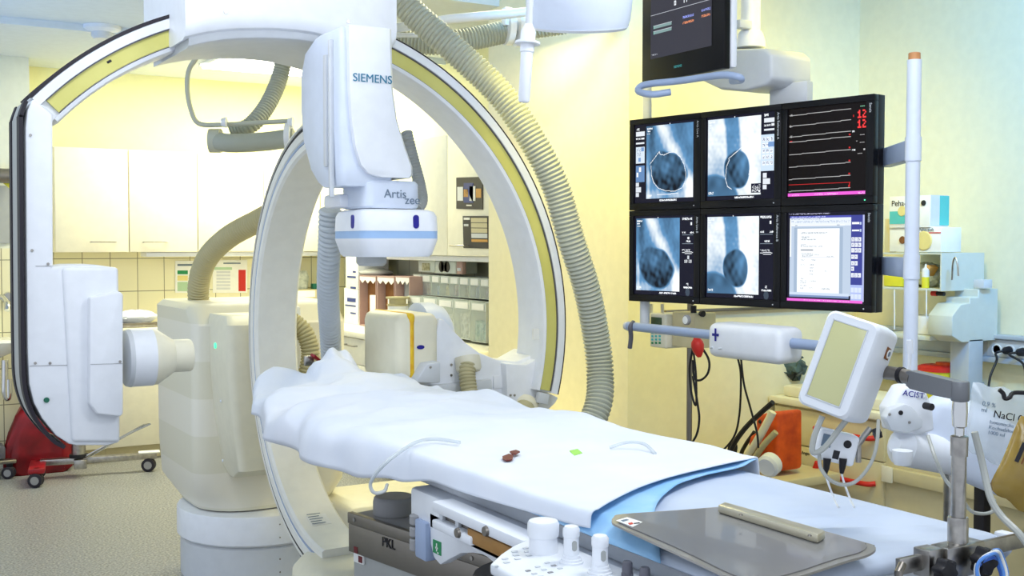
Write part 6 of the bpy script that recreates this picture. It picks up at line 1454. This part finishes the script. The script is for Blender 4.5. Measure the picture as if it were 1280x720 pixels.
sb_ = MB().box(3.45, 3.92, 3.60, 4.12, .46, .50, .006).build('low_shelf', 'deskcream'); tag(sb_, 'low beige shelf carrying the orange pack beside the cabinet', 'shelf')
o = MB().box(3.5, 3.9, 3.65, 4.1, 0, .459, .004).build('shelf_base', 'deskcream'); o.parent = sb_
# shelf line behind (wall rail above the pump)
o = MB().box(3.3, 4.55, 4.10, 4.129, 1.225, 1.24, .002).build('equipment_rail', 'steeldark'); tag(o, 'thin dark equipment rail on the wall just below the bank of monitors', 'rail')
# small clutter below the bank, right: pump boxes between shelf and console
o = MB().box(3.85, 4.0, atX(1095, 400, 3.85).y, atX(1045, 380, 3.85).y, atX(1050, 396, 3.85).z, atX(1050, 352, 3.85).z, .01).build('x', 'shelfgrey'); bpy.data.objects.remove(o)
# ================================================================== LEFT BACKGROUND
# trolley base
lt_ = thing('trolley', 'low steel trolley base on castors under the left tube housing', 'trolley', atZ(110, 590, .02))
A = atZ(50, 581, .09); B = atZ(196, 568, .11)
dv = (B-A); dv.z = 0; L = dv.length; dv.normalize(); nv = V((-dv.y, dv.x, 0))
mxt = Matrix(((dv.x, nv.x, 0, A.x), (dv.y, nv.y, 0, A.y), (0, 0, 1, 0), (0, 0, 0, 1)))
MB().box(.0, L, -.03, .03, .085, .125, .006, mtx=mxt).build('base_beam', 'steel', lt_)
MB().box(-.06, .04, -.30, .02, .085, .12, .008, mtx=mxt).build('cross_foot', 'redbag', lt_)
MB().box(L-.12, L+.02, -.04, .04, .126, .135, .003, mtx=mxt).build('end_plate', 'paper', lt_)
def castor(p, par, r=.045):
    c = MB().lathe([(-.012, r*.9), (-.010, r), (.010, r), (.012, r*.9)], p+V((0, 0, r)), (dv.x*.3+nv.x, dv.y*.3+nv.y, 0), 24).lathe([(-.040, r*.9), (-.038, r), (-.020, r), (-.018, r*.9)], p+V((0, 0, r)), (dv.x*.3+nv.x, dv.y*.3+nv.y, 0), 24).build('castor', 'rubber', par)
    MB().lathe([(-.042, r*.6), (-.0415, r*.6)], p+V((0, 0, r)), (dv.x*.3+nv.x, dv.y*.3+nv.y, 0), 20).build('hub_cap', 'midgrey', c)
    MB().box(p.x-.02, p.x+.02, p.y-.015, p.y+.015, r*2, r*2+.03, .003).build('fork', 'black', c)
for (u, w) in ((L-.05, 0), (-.01, -.01), (-.01, -.27)):
    castor(V((mxt @ V((u, w, 0)))), lt_)
cz = mxt @ V((.24, 0, 0)); MB().tube([V((cz.x, cz.y, .126)), V((cz.x, cz.y, .9))], .045, 24).build('column', 'steel', lt_)
MB().lathe([(0, .06), (.02, .06), (.022, .05)], (cz.x, cz.y, .126), seg=24).build('column_flange', 'black', lt_)
MB().tube([mxt @ V((.24, -.06, .10)), atd(166, 540, 7.3), atd(188, 530, 7.3), atd(180, 531, 7.35), mxt @ V((.26, -.02, .12))], .006, 8).build('tow_bar', 'chrome', lt_)
MB().box(.21, .29, -.09, -.02, .06, .12, .004, mtx=mxt).build('pedal', 'steel', lt_)
# red waste bag
rbp = atZ(42, 577, 0)
rbp.y = 7.86; rbp.x = 1.08
rb2 = thing('waste_bag', 'dark red plastic bag slumped on the floor by the sink', 'bag', (rbp.x, rbp.y+.25, 0))
m_ = MB(); rs = []
for z, hx, hy, r_2 in ((0.0, .18, .08, .07), (.03, .22, .085, .08), (.15, .22, .085, .08), (.28, .18, .08, .07), (.40, .14, .10, .09), (.47, .09, .06, .05)):
    rs.append([V((x+random.uniform(-.012, .012), y+random.uniform(-.012, .012), z)) for x, y in rrect(rbp.x+.05, rbp.y+.28, hx, hy, r_2, 6)])
m_.rings(rs).build('sack', 'redbag', rb2, smooth=60)
m2 = MB(); m2.lathe([(0, .05), (.03, .07), (.06, .03)], (rbp.x+.02, rbp.y+.28, .45), (-.3, 0, 1), 12).build('tied_top', 'redbag', rb2)
# second trolley at the left border
st2 = thing('instrument_stand', 'dark low wheeled stand at the left border of the floor', 'stand', atZ(5, 590, 0))
p = atZ(8, 598, .0)
MB().box(p.x-.5, p.x+.06, p.y-.03, p.y+.22, .10, .125, .005).build('base_plate', 'steel', st2)
MB().box(p.x-.5, p.x+.0, p.y+.02, p.y+.2, .1255, .21, .01).build('base_box', 'darkgrey', st2)
castor(V((p.x+.02, p.y+.0, 0)), st2, .04)
# sink with tap, trap and wall fittings at the far left
sk = thing('wash_basin', 'white wall-hung wash basin at the left border of the picture', 'basin', atY(4, 430, 8.35))
a = atY(16, 424, 8.15); b = atY(10, 447, 8.15)
sx = atY(17, 424, 8.1).x
MB().loft([(b.z, sx-.36, 8.2, .28, .15, .12), (b.z+.04, sx-.33, 8.19, .33, .19, .12), (a.z-.01, sx-.32, 8.18, .36, .22, .10), (a.z, sx-.32, 8.18, .35, .21, .10)], 6).build('basin', 'ceramic', sk)
MB().tube(spline([atY(6, 450, 8.25), atY(6, 470, 8.25), atY(6, 490, 8.25), atY(9, 498, 8.25), atY(11, 492, 8.25), atY(11, 474, 8.25)], 6), .022, 12).build('drain_trap', 'chrome', sk)
tp = thing('wall_tap', 'chrome mixer tap on the tiles above the basin', 'tap', atY(8, 372, 8.4))
MB().tube(spline([atY(-10, 372, 8.38), atY(3, 372, 8.36), atY(9, 380, 8.25), atY(9, 388, 8.22)], 5), .02, 12).build('spout', 'chrome', tp)
MB().lathe([(0, .035), (-.03, .03)], atY(10, 371, 8.40), (0, 1, 0), 18).build('rose', 'chrome', tp)
pu = thing('wall_lamp', 'small grey metal lamp with a yellow-green edge at the left border', 'lamp', atY(6, 220, 8.35))
MB().lathe([(0, .05), (.20, .05)], atY(-18, 219, 8.3), (1, 0, 0), 18).build('tube_head', 'steeldark', pu)
MB().prism([atY(x, y, 8.34) for x, y in [(0, 225), (12, 226), (13, 236)]], (0, .03, 0)).build('edge', 'yellowplastic', pu)
MB().box(atY(-14, 219, 8.3).x, atY(-8, 219, 8.3).x, 8.3, 8.418, atY(0, 222, 8.3).z, atY(0, 216, 8.3).z, .004).build('wall_arm', 'steeldark', pu)
mr = struct(MB().box(atY(-40, 300, 8.41).x, atY(13, 300, 8.41).x, 8.405, 8.418, atY(5, 308, 8.41).z+.02, atY(5, 232, 8.41).z, .002).build('window_1', 'boxgrey', smooth=0))
# ================================================================== LIGHT
def area(name, loc, tgt, size, power, col, sy=None):
    l = bpy.data.lights.new(name, 'AREA'); l.energy = power; l.color = col; l.size = size
    if sy: l.shape = 'RECTANGLE'; l.size_y = sy
    o = bpy.data.objects.new(name, l); C.objects.link(o); o.location = loc
    o.rotation_euler = (V(tgt)-V(loc)).to_track_quat('-Z', 'Y').to_euler(); return o
def spot(name, loc, tgt, power, col, ang, blend=1, r=.15):
    l = bpy.data.lights.new(name, 'SPOT'); l.energy = power; l.color = col; l.spot_size = math.radians(ang); l.spot_blend = blend; l.shadow_soft_size = r
    o = bpy.data.objects.new(name, l); C.objects.link(o); o.location = loc
    o.rotation_euler = (V(tgt)-V(loc)).to_track_quat('-Z', 'Y').to_euler(); return o
area('alcove_light', (ALCLIGHT[0], ALCLIGHT[1], 2.79), (ALCLIGHT[0], ALCLIGHT[1]+.05, 0), 1.2, 36, (1, .96, .66), .5)
area('alcove_light_left', (1.9, 7.6, 2.79), (1.9, 7.9, 0), .9, 13, (1, .96, .62))
area('room_light_front', (.4, .4, 2.9), (1.6, 2.2, .9), 1.2, 24, (.84, .91, 1), 1.0)
area('room_light_mid', (.6, 3.0, 2.92), (1.2, 3.6, .4), .7, 13, (.90, .94, 1), .8)
area('cool_fill_left', (-.3, 4.6, 2.9), (.4, 5.2, 0), 1.0, 13, (.66, .82, 1), .8)  # added cool fill, turns the left floor bluish
area('room_light_table', (2.0, 1.6, 2.92), (1.6, 2.4, 1.0), .6, 28, (.92, .95, 1), .8)
spot('warm_wall_fill', (3.1, 2.7, 2.93), (3.75, 4.1, 1.6), 120, (1, .84, .14), 92)  # added fill that yellows the wall behind the monitors
spot('warm_wall_fill_left', (2.35, 3.5, 2.6), (3.1, 4.7, 1.1), 50, (1, .84, .16), 80)  # second added yellow fill, for the partition wall
spot('warm_low_fill', (2.5, 4.6, .30), (3.1, 4.9, 1.2), 12, (1, .84, .30), 140)  # added low fill warming the partition; no fixture stands here
area('warm_fill', (2.75, 4.6, 2.75), (1.6, 4.6, .6), .5, 13, (1, .88, .5), .5)
spot('cool_wall_fill', (3.2, 1.7, 2.9), (4.6, 3.0, 2.1), 235, (.14, .46, 1), 84)  # added blue fill for the upper right wall
spot('cool_corner_fill', (2.3, 3.4, 2.93), (3.1, 4.7, 2.9), 85, (.22, .56, 1), 80)  # tints the top of the partition blue; added, without a fixture
spot('cool_ceiling_fill', (.2, 6.0, 1.3), (.8, 7.0, 2.95), 46, (.16, .48, 1), 120)  # added fill aimed upwards to cool the left ceiling
w = bpy.data.worlds.new('world'); bpy.context.scene.world = w; w.use_nodes = True
bg = w.node_tree.nodes['Background']; bg.inputs[0].default_value = (.80, .88, 1, 1); bg.inputs[1].default_value = .75
s = bpy.context.scene; s.view_settings.view_transform = 'Standard'; s.view_settings.look = 'None'; s.view_settings.gamma = 1; s.view_settings.exposure = .30; s.view_settings.use_curve_mapping = False
s.cycles.max_bounces = 8; s.cycles.transparent_max_bounces = 12; s.cycles.use_denoising = True
s.cycles.sample_clamp_indirect = 6
